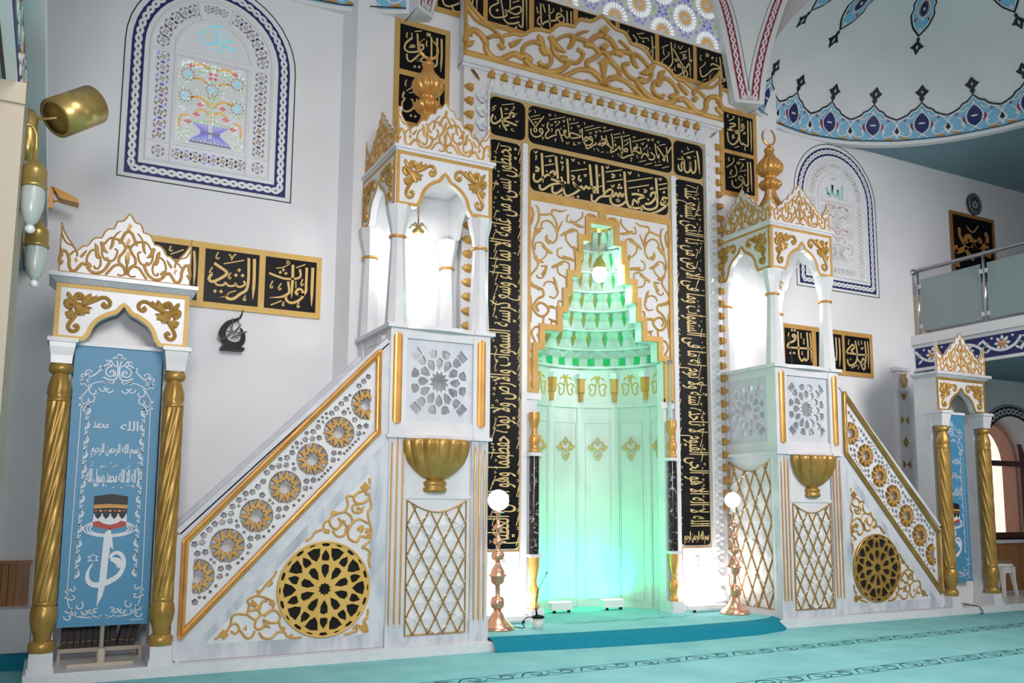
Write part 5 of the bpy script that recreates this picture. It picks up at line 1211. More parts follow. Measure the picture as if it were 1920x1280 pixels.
    b.ribbon(G, [(c-.187, y0+.245), (c, y0+.255), (c+.187, y0+.245)], .042, .0075, 3, 0, 'card', sub=3); b.ribbon(G, [(c-.187, y0+.25), (c, y0+.26), (c+.187, y0+.25)], .008, .008, 2, 0, 'card', sub=3)
    for q in range(7): fill([(c-.175+q*.052, y0+.185), (c-.145+q*.052, y0+.185), (c-.145+q*.052, y0+.205), (c-.175+q*.052, y0+.205)], 3 if q % 2 else 2, .0075)
    # the large letters alif and waw
    cv = lambda x, y: ((x-90)/740*1.0+.0, (1200-y)/740*.97+.02)
    fill([cv(*p) for p in pts("425,400 470,345 490,430 507,550 480,515 470,640 465,830 440,960 398,1060 402,960 412,700 420,500")], 0, .004)
    Pw = [cv(*p) for p in pts("495,635 545,640 580,690 585,590 545,575 500,610")]
    b.ribbon(G, [cv(*p) for p in pts("490,630 550,655 580,710")], [.04, .085, .05], .0042, 0, 0, 'card', sub=5)
    b.ribbon(G, [cv(*p) for p in pts("488,625 500,590 550,575 592,620 600,690 565,780 480,840 400,865 340,850 310,800 315,730 345,670")], [.03, .04, .045, .045, .05, .06, .065, .06, .05, .03, .012], .0044, 0, 0, 'card', sub=5)
    for q in range(5): fill([cv(345+35*cos(q*1.05-.5)+x_, 625-32*sin(q*1.05-.5)+y_) for x_, y_ in ((-16, 0), (0, -9), (16, 0), (0, 9))], 0, .004)
    b.ribbon(G, ell(*cv(347, 622), .035, .035, 8), .008, .004, 0, 0, 'card', sub=1, closed=True)
    for q in range(5): fill([cv(540+x_+12*q, 700+y_+8*(q % 2)) for x_, y_ in ((-8, 0), (0, -5), (8, 0), (0, 5))], 0, .006)
    for q in range(12): b.ribbon(G, [(.80+q*.012, .025), (.80+q*.012, .04)], .006, .003, 0, 0, 'card', sub=1)
    b.build('print', [BANW, INK, mat('banner_red_'+('r' if m else 'l'), (.55, .07, .04), .5), mat('banner_gold_'+('r' if m else 'l'), (.68, .40, .08), .5), mat('banner_maroon_'+('r' if m else 'l'), (.25, .03, .03), .5)], root)
    return root
banner(-1, 'blue printed banner filling the left portal, with books behind its foot')
banner(1, 'blue printed banner half hidden in the right portal, near the stool', -.12)
# ================================================================== gilt-framed black name plaques on the wall
def qrect(c, Y):                                      # four photograph corners (tl, tr, br, bl) -> upright rectangle
    P = [at(u, v, Y) for u, v in c]
    return (P[0][0]+P[3][0])/2, (P[1][0]+P[2][0])/2, (P[2][1]+P[3][1])/2, (P[0][1]+P[1][1])/2
def plaque(outer, cells, Y, label, gold=GOLDF):
    x0, x1, z0, z1 = outer if len(outer) == 4 and not isinstance(outer[0], tuple) else qrect(outer, Y)
    root = thing('name_plaque', ((x0+x1)/2, Y, z0), label, 'plaque', 'gilt name plaques'); T = rel(root); F = WF(Y)
    b = MB(); b.prism(F, [(x0, z0), (x1, z0), (x1, z1), (x0, z1)], 0, .010); b.build('gilt_frame', gold, root, T=T)
    for rect, txts in cells:
        a0, a1, b0, b1 = rect
        b = MB(); b.prism(F, [(a0, b0), (a1, b0), (a1, b1), (a0, b1)], .0, .0125); p = b.build('black_panel', BLACK, root, T=T)
        b = MB()
        for t, off, s in txts: draw(b, F, t, px(off, s, Y), 0, .004, 'flat', .0125, 5)
        if txts: b.build('lettering', LETTER if gold is not GOLDF else mat('plaque_gold_letter_%d' % len(MATS), (.66, .43, .13), .45, .1), p, T=T)
WY = 8.24
def sc(off, s, P): return [(off[0]+x/s, off[1]+y/s) for x, y in P]
O1 = ((370, 440), 7.528)
c2 = qrect(sc(*O1, [(125, 200), (885, 295), (840, 1020), (70, 940)]), WY); c3 = qrect(sc(*O1, [(970, 305), (1685, 395), (1655, 1105), (930, 1030)]), WY)
zl0, zl1 = (c2[2]+c3[2])/2, (c2[3]+c3[3])/2; pit = c3[0]-c2[0]
T_RSD = """42t:802,345 798,600 790,750 778,915;38:722,335 720,560 710,700 680,790 600,840 510,905 430,905 392,860;28:650,655 668,700 620,735 565,735 530,690 520,720 440,725 390,680 370,710 290,715 245,680;40:235,405 300,450 400,520 408,560 340,610 220,665 165,640 165,610 200,550;d46:585,505 540,575 635,580;d44:245,800 330,805
16:370,415 655,365;18:440,280 465,300 480,365;18:480,365 510,300 545,280;18:295,250 260,320 288,345 305,325;18:210,460 170,530 190,550 205,530;18:470,540 435,600 455,625 470,600;18:680,860 645,915 665,930 682,905;16t:540,795 450,820 400,870 310,885"""
T_WRT = """42t:1625,470 1615,700 1605,1010;36:1540,470 1530,700 1525,800 1490,850 1420,840;34:1470,845 1400,840 1385,810 1430,770 1480,800 1480,880 1400,945 1310,965 1250,920 1245,870;38t:1345,430 1338,650 1322,900;34t:1275,665 1290,770 1280,830 1180,880 1010,890;30:1440,490 1450,590 1380,625 1240,625 1120,590 1010,545;d40:1210,500 1165,535 1245,550
14:1110,475 1200,465 1290,420 1290,385 1265,375 1260,405 1295,425;16:1390,470 1520,425;18:1030,995 1185,935;18:1060,655 1025,730 1045,755 1060,730;18:1180,690 1140,755 1160,780 1180,755;18:1485,630 1455,700 1475,720 1490,695;14:1385,660 1385,760;18:1220,950 1195,990 1210,1005 1222,990;18:1430,950 1405,1010 1420,1030 1440,1005"""
T_SBR = "30t:1752,455 1758,650 1745,870;26:1690,470 1660,540 1560,590 1500,600;16:1490,555 1500,600;16:1515,550 1525,600;16:1540,550 1550,600;14:1465,495 1625,440;16:1475,395 1455,440 1478,455 1490,440;26:1410,490 1380,440 1350,430;26:1690,460 1620,560"
px1 = at(370, 490, WY)
plaque((c2[0]-pit-.05, c3[1]+.05, zl0-.055, zl1+.055), [((c2[0]-pit, c2[1]-pit, zl0, zl1), [(T_SBR, (90, 400), 6.4)]), ((c2[0], c2[1], zl0, zl1), [(T_RSD, (370, 440), 7.528)]), ((c3[0], c3[1], zl0, zl1), [(T_WRT, (370, 440), 7.528)])], WY, 'long gilt plaque of three black squares above the left stair, partly behind the left portal')
PY = 8.045
O = ((730, 30), 6.095)
ca = qrect(sc(*O, [(135, 98), (648, 225), (630, 720), (112, 608)]), PY); cb = qrect(sc(*O, [(108, 668), (628, 775), (610, 1280), (88, 1180)]), PY)
T_LTF = """22t:590,270 592,450 580,645;22:540,260 540,450 535,560 500,590;20:475,250 475,450 470,540;20:315,210 322,350 325,400;20:265,250 185,315 170,380 220,418 320,413 380,380 378,335 350,350;20:195,440 200,500 240,525 300,480 360,430 392,460 340,515 300,500;18:300,500 400,540 450,540;d28:285,585 335,590;14:230,350 270,340 282,360 220,365;12:200,195 190,240 205,255;12:255,200 250,240 270,260;11:285,185 365,178;13:425,290 415,330 430,355;14:425,200 430,240 445,205 455,245 465,210"""
T_HBR = """20:165,870 145,930 170,950 140,1000 150,1080 210,1095 270,1050 260,970 240,960;20:310,950 310,1060 350,1100 390,1080;20t:560,870 560,1000 555,1125;16:520,930 520,1000;d28:240,1145 290,1155;12:190,860 250,820 270,770 255,760;12:190,735 175,790 190,805;12:220,885 320,872;11:340,940 390,935"""
xa0, xa1 = (ca[0]+cb[0])/2, (ca[1]+cb[1])/2; h = ca[3]-ca[2]
plaque((xa0-.055, xa1+.055, ca[2]-h-.14, ca[3]+.06), [((xa0, xa1, ca[2], ca[3]), [(T_LTF, *O)]), ((xa0, xa1, ca[2]-h-.06, ca[2]-.06), [(T_HBR, *O)])], PY, 'upright gilt plaque of two black squares behind the crescent of the left pulpit', mat('plaque_gold', (.55, .345, .10), .45, .15))
O = ((1340, 190), 6.735)
ca = qrect(sc(*O, [(102, 122), (470, 235), (485, 690), (115, 595)]), PY); cb = qrect(sc(*O, [(115, 645), (485, 740), (500, 1205), (135, 1115)]), PY)
T_NAF = """17t:440,260 450,450 452,645;17:405,250 410,400 410,560 380,560 340,530;17:295,210 300,400 310,510 345,560;17:355,360 328,330 335,295 355,310 350,360 290,380 150,360;17:180,290 230,285 250,310 180,340 260,390;18:150,390 165,500 220,550 280,500 290,420 250,400;d16:335,240;13:210,430 235,430 210,450 240,460 210,475;11:170,250 220,225 235,200 220,195;11:160,170 150,195 165,205;11:345,400 360,420 370,395 380,420;11:245,590 300,570;13:375,580 370,610 380,625"""
T_NUR = """17t:440,775 450,950 460,1150;17:405,770 410,950 410,1060 370,1060;17:370,1060 345,970 310,950 290,980 320,1000 345,1010;18:210,1000 220,1070 280,1095 340,1040 345,990;18t:245,810 270,900 240,950 160,965;17:210,870 185,910 205,930;12:140,835 210,790 235,740 220,720;11:170,710 165,745 180,750;11:265,770 280,800 290,765 300,800 305,770;11:300,740 370,735;11:300,890 385,875;12:310,860 350,810 335,790;d16:370,935;13:345,1080 335,1125 355,1140;13:415,1090 405,1135 420,1145;13:255,980 260,1020"""
xa0, xa1 = (ca[0]+cb[0])/2, (ca[1]+cb[1])/2
plaque((xa0-.06, xa1+.06, cb[2]-.06, ca[3]+.07), [((xa0, xa1, ca[2], ca[3]), [(T_NAF, *O)]), ((xa0, xa1, cb[2], cb[3]), [(T_NUR, *O)])], PY, 'upright gilt plaque of two black squares beside the crescent of the right pulpit', GOLDP)
# row above the pediment
O2, O3 = ((810, 0), 6.4), ((1150, 40), 7.68)
T_W1 = "20:120,0 140,60 200,85 290,60 320,40;20:235,90 260,140 330,150 410,110 425,50 380,40 360,80 420,90;18:480,0 475,60 420,80;18t:530,0 530,180;14:335,0 340,60"
T_BTN = """18:770,0 790,40 700,90 690,160 740,215 830,215 890,190 870,120;16:820,0 840,120 850,200;16:930,0 930,130;18:870,170 940,120 1040,85 1060,140 1000,180 920,150;20:850,230 900,285 980,290 1040,270;20:1085,0 1080,300 1060,330 1030,300;18t:1125,0 1130,370;d32:775,130 1000,340;12:925,228 1040,208;12:805,325 910,315;12:960,40 1040,15"""
T_ZHR = """18:1295,50 1300,200 1305,310;14:1325,55 1350,160;18t:1395,60 1405,250 1408,385;20:1255,280 1300,310 1360,270 1490,250;18:1300,310 1330,370 1400,395;18:1480,240 1500,170 1550,190 1580,250 1540,280 1500,230 1540,200;18:1610,140 1620,340;18:1660,145 1665,340;d30:1515,310;10:1385,195 1450,140 1445,105;12:1250,90 1260,160 1275,150;12:1535,100 1545,150 1555,130;14:1255,280 1270,220 1290,215"""
T_ALH = "12:1770,290 1810,220;14:1850,215 1860,270;14:1900,230 1910,265"
T_AKH = """18:270,200 330,280 300,340 330,400 380,405;22:350,410 330,330 500,400 440,430;20t:540,220 555,400 555,610;12:590,370 480,500;12:325,190 430,180;d30:420,300;12:360,220 400,255 480,250 500,290;12:205,130 190,200 210,230;12:245,260 235,290 265,320"""
T_AWL = """20:820,310 835,480 840,600 780,680 710,660 690,580;20:850,400 960,600 1050,740 1040,800 1000,790 1030,690 1120,560;18t:1080,390 1090,600 1100,820;20:960,660 930,620 920,660 980,680 980,750 900,790 840,770 840,690;12:685,390 780,345;12:945,465 1050,435;12:980,490 1030,485 990,520 1050,530 980,555;12:870,540 890,585 895,545 910,590 920,545;12:920,355 950,410 985,360;12:880,330 870,370 890,385;12:715,400 710,470 730,490;12:695,570 780,500 790,460 775,460;12:880,660 870,700 890,720"""
T_MKR = """18t:1605,580 1620,750 1635,945;18:1520,520 1540,680 1560,830;20:1240,700 1260,800 1330,780 1420,700 1530,680 1430,620 1390,640;18:1380,790 1380,870 1440,900 1500,870 1500,790 1460,800 1490,830 1560,830 1600,850 1560,880;d36:1415,535;12:1325,470 1330,520 1345,470 1350,520 1365,480;12:1250,490 1240,550 1265,570;12:1225,690 1300,630 1310,590;12:1475,530 1470,580 1485,590;12:1570,570 1565,610 1580,630;14:1385,790 1420,745 1390,780;12:1275,860 1330,835;12:1510,965 1580,930"""
zr0, zr1 = 6.40, 6.83
edges = [at(820, 20, PY)[0], at(905, 40, PY)[0], at(913.5, 45, PY)[0], at(991, 60, PY)[0], at(1000.5, 50, PY)[0], at(1074, 55, PY)[0], at(1083, 40, PY)[0], at(1153, 60, PY)[0], at(1161, 60, PY)[0], at(1227.5, 100, PY)[0], at(1235, 80, PY)[0], at(1299, 130, PY)[0], at(1305.5, 110, PY)[0], at(1369, 150, PY)[0]]
txt = [(T_W1, *O2), (T_BTN, *O2), (T_ZHR, *O2), (T_ALH, *O2), (T_AKH, *O3), (T_AWL, *O3), (T_MKR, *O3)]
plaque((edges[0]-.05, edges[-1]+.05, zr0-.055, zr1+.06), [((edges[2*i], edges[2*i+1], zr0, zr1), [txt[i]]) for i in range(7)], PY, 'long row of black squares in a gilt frame above the mihrab crest', GOLDP)
# row behind the right pulpit
O = ((1455, 590), 9.6)
ca = qrect(sc(*O, [(138, 200), (640, 270), (665, 870), (160, 830)]), WY); cc = qrect(sc(*O, [(1220, 370), (1665, 432), (1695, 1062), (1245, 1010)]), WY)
T_BQI = """34:210,600 190,560 220,510 310,470 340,400 310,360 280,380 330,430;30:200,590 400,600 630,615;30:375,300 390,600 400,750 450,830 500,790 520,830 560,790;30:540,320 560,600 560,800;26t:595,330 615,600 620,860;d40:270,280 320,285 245,690 310,690;18:430,330 440,430;18:490,430 480,510 500,530;18:460,660 450,710 470,720;18:215,320 205,390 230,410"""
T_BDY = "28:1060,410 1075,700 1060,820 1020,770;28t:1120,420 1135,700 1130,940;d38:1045,880;20:1000,560 1010,640 1025,610"
T_HDY = """28:1290,700 1255,670 1300,600 1370,540 1390,600 1340,640 1380,690;26:1280,690 1450,715 1660,730;28:1410,470 1440,650 1440,800 1400,880 1320,915 1280,870 1275,800;26:1580,480 1600,700 1590,870 1520,870 1550,790 1580,830;26:1450,800 1500,870 1560,990 1590,920 1520,880;22t:1630,480 1645,700 1650,970;16:1460,470 1480,560;16:1300,450 1285,520 1300,535;16:1520,470 1520,520 1535,530;18:1510,590 1530,625 1555,590;16:1340,960 1450,905;16:1475,920 1465,980;16:1330,780 1325,820"""
x1 = at(1455+1180/9.6, 590+600/9.6, WY)[0]; wd = cc[1]-cc[0]
plaque((ca[0]-.05, cc[1]+.06, cc[2]-.06, cc[3]+.06), [((ca[0], ca[0]+wd, cc[2], cc[3]), [(T_BQI, *O)]), ((x1-wd, x1, cc[2], cc[3]), [(T_BDY, *O)]), ((cc[0], cc[1], cc[2], cc[3]), [(T_HDY, *O)])], WY, 'long gilt plaque of three black squares seen between the posts of the right pulpit', GOLDP)
# picture on the gallery wall and the round plate above it
x0, z1 = at(1779, 394, WY); x1, _ = at(1861, 411, WY); z0 = 4.62
r = thing('calligraphy_picture', ((x0+x1)/2, WY, z0), 'black picture with ochre calligraphy on the wall above the gallery railing', 'picture'); T = rel(r); F = WF(WY)
b = MB(); b.prism(F, [(x0, z0), (x1, z0), (x1, z1), (x0, z1)], 0, .02, [[(x0+.05, z0+.05), (x1-.05, z0+.05), (x1-.05, z1-.05), (x0+.05, z1-.05)]]); b.build('frame', mat('brown_gilt_frame', (.28, .13, .04), .4), r, T=T)
b = MB(); b.prism(F, [(x0+.05, z0+.05), (x1-.05, z0+.05), (x1-.05, z1-.05), (x0+.05, z1-.05)], 0, .01); p = b.build('canvas', BLACK, r, T=T)
b = MB(); draw(b, F, "30:490,150 500,190 540,180 600,130 590,90 560,100 570,140 610,150;22:515,25 520,80 545,130 560,140;30:630,110 640,150 690,160 720,150;26:700,60 715,110 705,150;28:560,165 580,210 620,250;28:680,180 700,210 740,230;24:650,100 670,130 650,160 630,130;18:490,200 500,180;10:570,20 610,60 650,15;24:480,285 520,290", px((1660, 420), 3.765, WY), 0, .006, 'flat', .01, 5); b.build('lettering', mat('ochre_lettering', (.42, .19, .05), .5), p, T=T)
x, z = at(1825, 383.5, WY); r = thing('round_plate', (x, WY, z-.17), 'small round dark plate with a pale sign high on the gallery wall', 'plate'); T = rel(r)
b = MB(); b.prism(F, ell(x, z, .16, .17, 24), 0, .03); b.build('disc', mat('pewter_dark', (.07, .075, .08), .4, .3), r, T=T)
b = MB(); b.ribbon(F, ell(x, z, .14, .15, 24), .014, .008, 0, .03, 'ridge', sub=1, closed=True)
for k in range(14): b.prism(F, ell(x+.115*cos(k*.449), z+.122*sin(k*.449), .014, .014, 6), .03, .034)
b.build('rim_ornament', mat('pewter_light', (.26, .27, .28), .4, .3), r, T=T)
b = MB(); b.ribbon(F, [(x-.05, z+.03), (x-.045, z-.04), (x, z-.055), (x+.04, z-.03), (x+.04, z+.03)], .02, .006, 0, .03, 'flat'); b.ribbon(F, [(x-.005, z+.05), (x, z-.01)], .016, .006, 0, .03, 'flat'); b.build('sign', mat('pale_grey_sign', (.45, .46, .48), .4), r, T=T)
# white pilaster with gilded lozenges behind the right stair
r = thing('slender_pilaster', (10.25, 8.2, .0801), 'slender white pilaster with gilded lozenges between the right stair and right portal', 'pilaster')
b = MB(); b.box(-.10, .10, -.03, .049, 0, 3.02); b.box(-.15, .15, -.06, .049, 3.02, 3.07); b.box(-.12, .12, -.05, .049, 2.74, 2.77)
for k in range(24):
    z = .3+k*.1; b.ribbon(lambda u, v, w: (u, -.03-w, v), [(.06, z), (.115, z+.05)], .015, .006, 0, sub=1); b.ribbon(lambda u, v, w: (u, -.03-w, v), [(-.115, z+.05), (-.06, z)], .015, .006, 0, sub=1)
b.build('shaft', WHITE, r)
F = lambda u, v, w: (u, -.035-w, v)
for k, z in enumerate((2.66, 2.35, 2.05, 1.75)):
    if k % 2 == 1:
        for s in (-1, 1): b = MB(); b.prism(F, [(s*.02, z), (s*.07, z-.05), (s*.07, z+.05)], 0, .012); b.build('gilded_lozenge', GOLDM, r)
    elif k == 0: b = MB(); b.prism(F, [(-.06, z+.05), (.06, z+.05), (0, z-.04)], 0, .012); b.build('gilded_lozenge', GOLDM, r)
    else: b = MB(); b.prism(F, [(0, z+.07), (.05, z), (0, z-.07), (-.05, z)], 0, .012, [[(0, z+.03), (.02, z), (0, z-.03), (-.02, z)]]); b.build('gilded_lozenge', GOLDM, r)
b = MB()
for s in (-1, 1): b.ribbon(lambda u, v, w: (u, -.05-w, v), [(0, 2.80), (s*.04, 2.83), (s*.07, 2.90), (s*.04, 2.93), (s*.05, 2.99)], .02, .012, 0)
b.ribbon(lambda u, v, w: (u, -.05-w, v), [(0, 2.80), (0, 2.98)], .02, .012, 0); b.build('gilded_palmette', GOLDM, r)
# ================================================================== gallery railing, right
r = thing('gallery_railing', (10.66, 8.2, 3.63), 'steel and frosted glass railing along the upper gallery', 'railing')
b = MB(); b.tube([(0, .06, .93), (0, -11, .93)], .028, 12, sub=1); b.sphere((0, .05, .93), .05); b.build('handrail', STEEL, r)
for k in range(11):
    y = -.03-k*1.0
    b = MB(); b.tube([(0, y, 0), (0, y, .91)], .02, 10, sub=1); p = b.build('post', STEEL, r)
    for z in (.13, .70):
        for s in ((-1,) if k == 0 else (-1, 1)): b = MB(); b.box(-.012, .012, y+s*.015, y+s*.065, z-.03, z+.03); b.build('clamp', STEEL, p)
    b = MB(); b.box(-.004, .004, y-.955, y-.045, .06, .80); b.build('glass_pane', GLASSP, r)
# ================================================================== candlesticks
def candlestick(x, y, globe, label):
    r = thing('candlestick', (x, y, .11), label, 'candlestick', 'tall copper candlesticks')
    b = MB()
    pr = [(.001, 0), (.135, 0), (.135, .012), (.125, .03), (.095, .055), (.065, .085), (.05, .12), (.035, .15), (.03, .165)]
    def ball(z, rr, sq=1): return [(.022+(rr-.022)*sin(pi*k/8)**.7, z+rr*sq*(1-cos(pi*k/8))) for k in range(9)]
    for z, rr, sq in ((.165, .058, .95), (.52, .05, .8), (.69, .042, .65), (.815, .042, .6)):
        pass
    pr += ball(.165, .057, .95)+[(.02, .285), (.02, .36), (.03, .365), (.05, .385), (.057, .43), (.075, .44), (.075, .446), (.055, .455), (.05, .485), (.025, .53), (.02, .54), (.02, .565)]
    pr += ball(.565, .052, .75)+[(.018, .65), (.018, .70)]+ball(.70, .040, .65)+[(.016, .76), (.016, .82)]+ball(.82, .042, .5)+[(.015, .87), (.015, .955), (.05, .965), (.05, .972), (.001, .975)]
    pr = [(q*1.18, t*1.11) for q, t in pr]; b.lathe((0, 0, 0), pr, 36); b.build('copper_stem', COPPER, r)
    if globe:
        b = MB(); b.sphere((0, 0, 1.185), .10, n=28); b.build('glass_globe', GLOBE, r)
        lamp('candlestick_light', 'POINT', (x+.02, y-.16, 1.30), 2.0, (1, .98, .94), .09)
    else:
        b = MB(); b.lathe((0, 0, 1.08), [(.03, 0), (.03, .06), (.001, .065)], 16); b.build('candle_cup', PAINTW, r)
        b = MB(); b.sphere((0, 0, 1.21), .085, n=24); b.build('glass_globe', GLOBE, r)
candlestick(3.74, 7.48, True, 'copper candlestick with a glowing globe, half hidden by the left pulpit')
candlestick(6.60, 7.50, False, 'copper candlestick standing at the right of the niche by the right pulpit')
# ================================================================== small things
r = thing('moon_ornament', (1.38, 8.25, 2.625), 'black crescent-shaped calligraphy ornament on the wall under the left plaque', 'ornament')
cv0 = px((370, 560), 8, 8.18); rr = rel(r)
F = WF(8.20)
b = MB(); b.box(-.10, .10, -.13, 0, .0, .025); b.box(-.075, .075, -.11, 0, .025, .05); b.build('shelf_base', BLACK, r)
b = MB(); xc, zc = 1.375, 2.79
P = [(xc+.09, 3.01), (xc+.06, 2.93), (xc-.04, 2.87), (xc-.085, 2.78), (xc-.05, 2.70), (xc+.03, 2.675), (xc+.09, 2.71), (xc+.10, 2.78), (xc+.075, 2.84)]
b.ribbon(F, P, [.004, .02, .045, .06, .06, .06, .05, .035, .006], .012, 0, 0, 'flat', sub=6); b.ribbon(F, P, [.004, .02, .045, .06, .06, .06, .05, .035, .006], -.012, 0, 0, 'flat', sub=6); b.build('crescent', BLACK, r, T=rr)
b = MB()
for t in ([(xc-.12, 2.76), (xc-.10, 2.72), (xc-.03, 2.76), (xc+.0, 2.84), (xc-.005, 2.93)], [(xc-.02, 2.86), (xc+.02, 2.78), (xc+.06, 2.73)], [(xc-.05, 2.80), (xc+.03, 2.79), (xc+.13, 2.81)], [(xc+.02, 2.80), (xc+.07, 2.86), (xc+.05, 2.89), (xc+.06, 2.94)], [(xc+.13, 2.81), (xc+.05, 2.77), (xc-.02, 2.73)]): b.ribbon(F, t, .014, .008, 0, .014, 'ridge', t1=.3)
b.build('lettering', mat('pewter_lettering', (.30, .29, .28), .3, .8), r, T=rr)
# cup with a black puck and gooseneck microphone
r = thing('microphone', (4.10, 7.36, .11), 'black gooseneck microphone on a white cup at the left front of the niche', 'microphone')
b = MB(); b.lathe((0, 0, 0), [(.001, 0), (.045, 0), (.052, .10), (.001, .10)], 20); b.build('cup', PLASW, r)
b = MB(); b.lathe((0, 0, .10), [(.001, 0), (.06, 0), (.065, .008), (.06, .02), (.02, .03), (.001, .03)], 20); b.tube([(-.01, 0, .125), (-.02, 0, .19)], .009, 8, sub=1); b.build('base', BLACK, r)
b = MB(); b.tube([(-.02, 0, .19), (-.015, 0, .30), (.03, 0, .40), (.09, 0, .50)], .0035, 6); b.build('gooseneck', INK, r)
b = MB(); b.tube([(.09, 0, .50), (.10, 0, .52)], .007, 8, sub=1); b.build('capsule', INK, r)
c = MB(); c.tube([(4.035, 7.36, .222), (3.99, 7.38, .215), (3.96, 7.40, .17), (3.99, 7.42, .122), (3.96, 7.52, .118), (3.98, 7.62, .118)], .005, 6); tag(c.build('microphone_cable', INK), 'thin dark cable curling from the microphone cup across the carpet step', 'cable')
c = MB(); c.tube([(9.93, 7.2, .09), (9.95, 7.05, .088), (9.97, 7.005, .06), (9.98, 6.99, .008), (9.90, 6.97, .006)], .006, 6); tag(c.build('floor_cable', INK), 'short black cable running down the step before the right portal', 'cable')
# stool
r = thing('stool', (11.62, 7.85, .08), 'white plastic stool with a round brown cushion under the arched window', 'stool')
b = MB(); b.lathe((0, 0, .40), [(.001, .035), (.15, .03), (.165, .015), (.165, -.01), (.15, -.02), (.001, -.02)], 28); b.lathe((0, 0, .3), [(.15, 0), (.155, .08)], 28); b.build('seat', PLASW, r)
b = MB(); b.lathe((0, 0, .43), [(.16, 0), (.168, .015), (.16, .035), (.10, .043), (.001, .045)], 28); b.build('cushion', CUSH, r)
for sx in (-1, 1):
    for sy in (-1, 1):
        b = MB(); x, y = .10*sx, .10*sy
        b.add([(x*q+dx*k, y*q+dy*k, z) for z, q, k in ((0, 1.35, .016), (.2, 1.12, .022), (.38, 1, .035)) for dx, dy in ((-1, -1), (1, -1), (1, 1), (-1, 1))], [(4*i+j, 4*i+(j+1) % 4, 4*i+4+(j+1) % 4, 4*i+4+j) for i in range(2) for j in range(4)]+[(0, 1, 2, 3), (8, 9, 10, 11)])
        b.build('leg', PLASW, r)
# low shelf and books behind the left banner
r = thing('low_shelf', (.41, 7.62, .08), 'low beige book shelf behind the foot of the left banner', 'shelf')
b = MB(); b.box(-.29, .29, -.08, .1, .055, .085); b.box(-.29, -.27, -.08, .1, 0, .055); b.box(.27, .29, -.08, .1, 0, .055); b.build('board', BEIGE, r)
rnd = random.Random(11); cols = [(.03, .012, .01), (.015, .015, .02), (.05, .02, .01), (.012, .02, .018)]
bm_ = [mat('book_cover_%d' % k, c, .5) for k, c in enumerate(cols)]
GM = mat('gilt_spine_line', (.4, .28, .1), .4, .5)
x = -.27; k = 0
names = ['dark brown', 'black', 'reddish brown', 'dark green']
while x < .22:
    wd = rnd.uniform(.032, .045); h_ = rnd.uniform(.19, .23); lean = .22 if k > 8 else 0
    o = thing('book', (.41+x+wd/2, 7.62, .167), 'dark-bound book in the upright row on the low shelf behind the left banner', 'book', 'dark books behind the left banner')
    o.rotation_euler = (0, lean, 0)
    b = MB(); b.box(-wd/2, wd/2, -.075, .07, 0, h_); b.build('cover', bm_[k % 4], o)
    b = MB(); b.box(-wd/2*.7, wd/2*.7, -.0765, -.074, h_*.75, h_*.78); b.box(-wd/2*.7, wd/2*.7, -.0765, -.074, h_*.2, h_*.22); b.build('spine_lines', GM, o)
    x += wd+.004; k += 1
# ================================================================== lamps on the left pillar
def sconce(x, y, z, label, green):
    r = thing('wall_lamp', (x, y, z), label, 'wall lamp', 'brass wall lamps on the pillar')
    b = MB(); b.lathe((0, 0, 0), [(.012, .34), (.014, .27), (.03, .255), (.055, .225), (.058, .21), (.058, .145), (.064, .14), (.064, .13), (.055, .125)], 24); b.tube([(0, 0, .33), (-.005, 0, .40), (-.035, 0, .44), (-.07, 0, .40), (-.085, 0, .25), (-.09, 0, .16)], .009, 8)
    b.lathe((-.10, 0, .14), [(.001, -.10), (.03, -.09), (.035, 0), (.03, .12), (.001, .14)], 14)
    b.build('brass_holder', BRASS, r)
    b = MB(); b.lathe((0, 0, 0), [(.052, .13), (.055, .08), (.05, .02), (.032, -.035), (.012, -.06), (.001, -.06)], 24); b.build('glass_shade', FROST, r)
    b = MB(); b.sphere((0, 0, -.075), .022); b.build('crystal_drop', CRYST, r)
sconce(-.165, 4.70, 2.62, 'higher and nearer of two frosted brass wall lamps on the beige pillar', True)
sconce(-.150, 5.35, 2.50, 'lower frosted brass wall lamp on the beige pillar, partly behind the nearer one', False)
r = thing('spotlight', (-.205, 4.82, 3.02), 'brass cylinder spotlight on an arm high on the beige pillar', 'spotlight')
b = MB(); b.lathe((0, 0, -.1), [(.001, 0), (.03, .01), (.045, .08), (.04, .22), (.02, .26), (.001, .26)], 14); b.build('bracket', BRASS, r)
b = MB(); b.tube([(.0, 0, .13), (.06, -.05, .11), (.118, -.067, .12)], .007, 8); b.build('arm', BRASS, r)
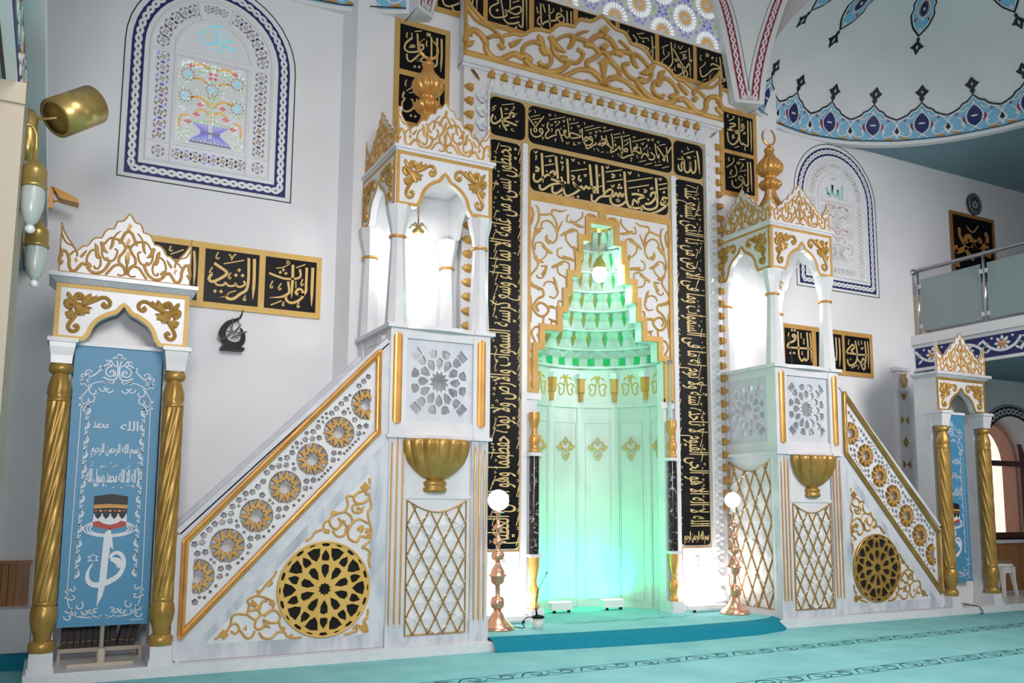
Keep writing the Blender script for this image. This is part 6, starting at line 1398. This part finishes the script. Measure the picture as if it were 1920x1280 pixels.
b = MB(); N = 32; ax = Vector((.675, .41, .61)).normalized(); e1 = ax.cross(Vector((0, 1, 0))).normalized(); e2 = ax.cross(e1); c0 = Vector((.112, -.07, .115)); L = .245; rd = .098
pr = [(0, .82), (0, 1), (1, 1), (1, .93), (.02, .93), (.02, 0)]
vs = [c0+ax*L*t+(e1*cos(2*pi*k/N)+e2*sin(2*pi*k/N))*rd*q for t, q in pr for k in range(N)]
b.add(vs, [(i*N+k, i*N+(k+1) % N, (i+1)*N+(k+1) % N, (i+1)*N+k) for i in range(5) for k in range(N)], 0, True); b.face([c0+ax*L*.02+(e1*cos(2*pi*k/N)+e2*sin(2*pi*k/N))*rd*.9 for k in range(N)])
b.build('cylinder_shade', BRASS, r)
r = thing('clamp_light', (-.13, 7.9, 3.70), 'small orange floodlight on a bracket beside the left gallery end', 'floodlight')
b = MB(); b.box(-.03, .0, -.02, .05, -.08, .10); b.tube([(-.02, 0, -.03), (.06, 0, .0)], .008, 6, sub=1); b.tube([(-.06, .1, .01), (.0, .02, .0)], .01, 6, sub=1); b.build('bracket', GOLDB, r)
b = MB(); b.add([(-.01, -.06, .09), (.18, -.06, .02), (.19, -.06, -.02), (.05, -.06, .0), (-.01, .08, .09), (.18, .08, .02), (.19, .08, -.02), (.05, .08, .0)], [(0, 1, 2, 3), (4, 7, 6, 5), (0, 4, 5, 1), (1, 5, 6, 2), (2, 6, 7, 3), (3, 7, 4, 0)]); b.build('housing', mat('orange_metal', (.55, .28, .06), .4, .3), r)

mx, mz = at(1485, 677, 7.22); r = thing('microphone', (mx, 7.22, 2.80), 'thin black microphone standing on the parapet ledge of the right pulpit', 'microphone')
b = MB(); b.lathe((0, 0, 0), [(.001, 0), (.05, 0), (.05, .012), (.012, .02), (.001, .02)], 18); b.build('base', PLASW, r)
b = MB(); b.tube([(0, 0, .015), (-.005, 0, .16), (-.03, 0, .30)], .005, 8); b.build('gooseneck', INK, r)
b = MB(); b.tube([(-.03, 0, .30), (-.036, 0, .345)], .017, 10, sub=1); b.build('capsule', INK, r)
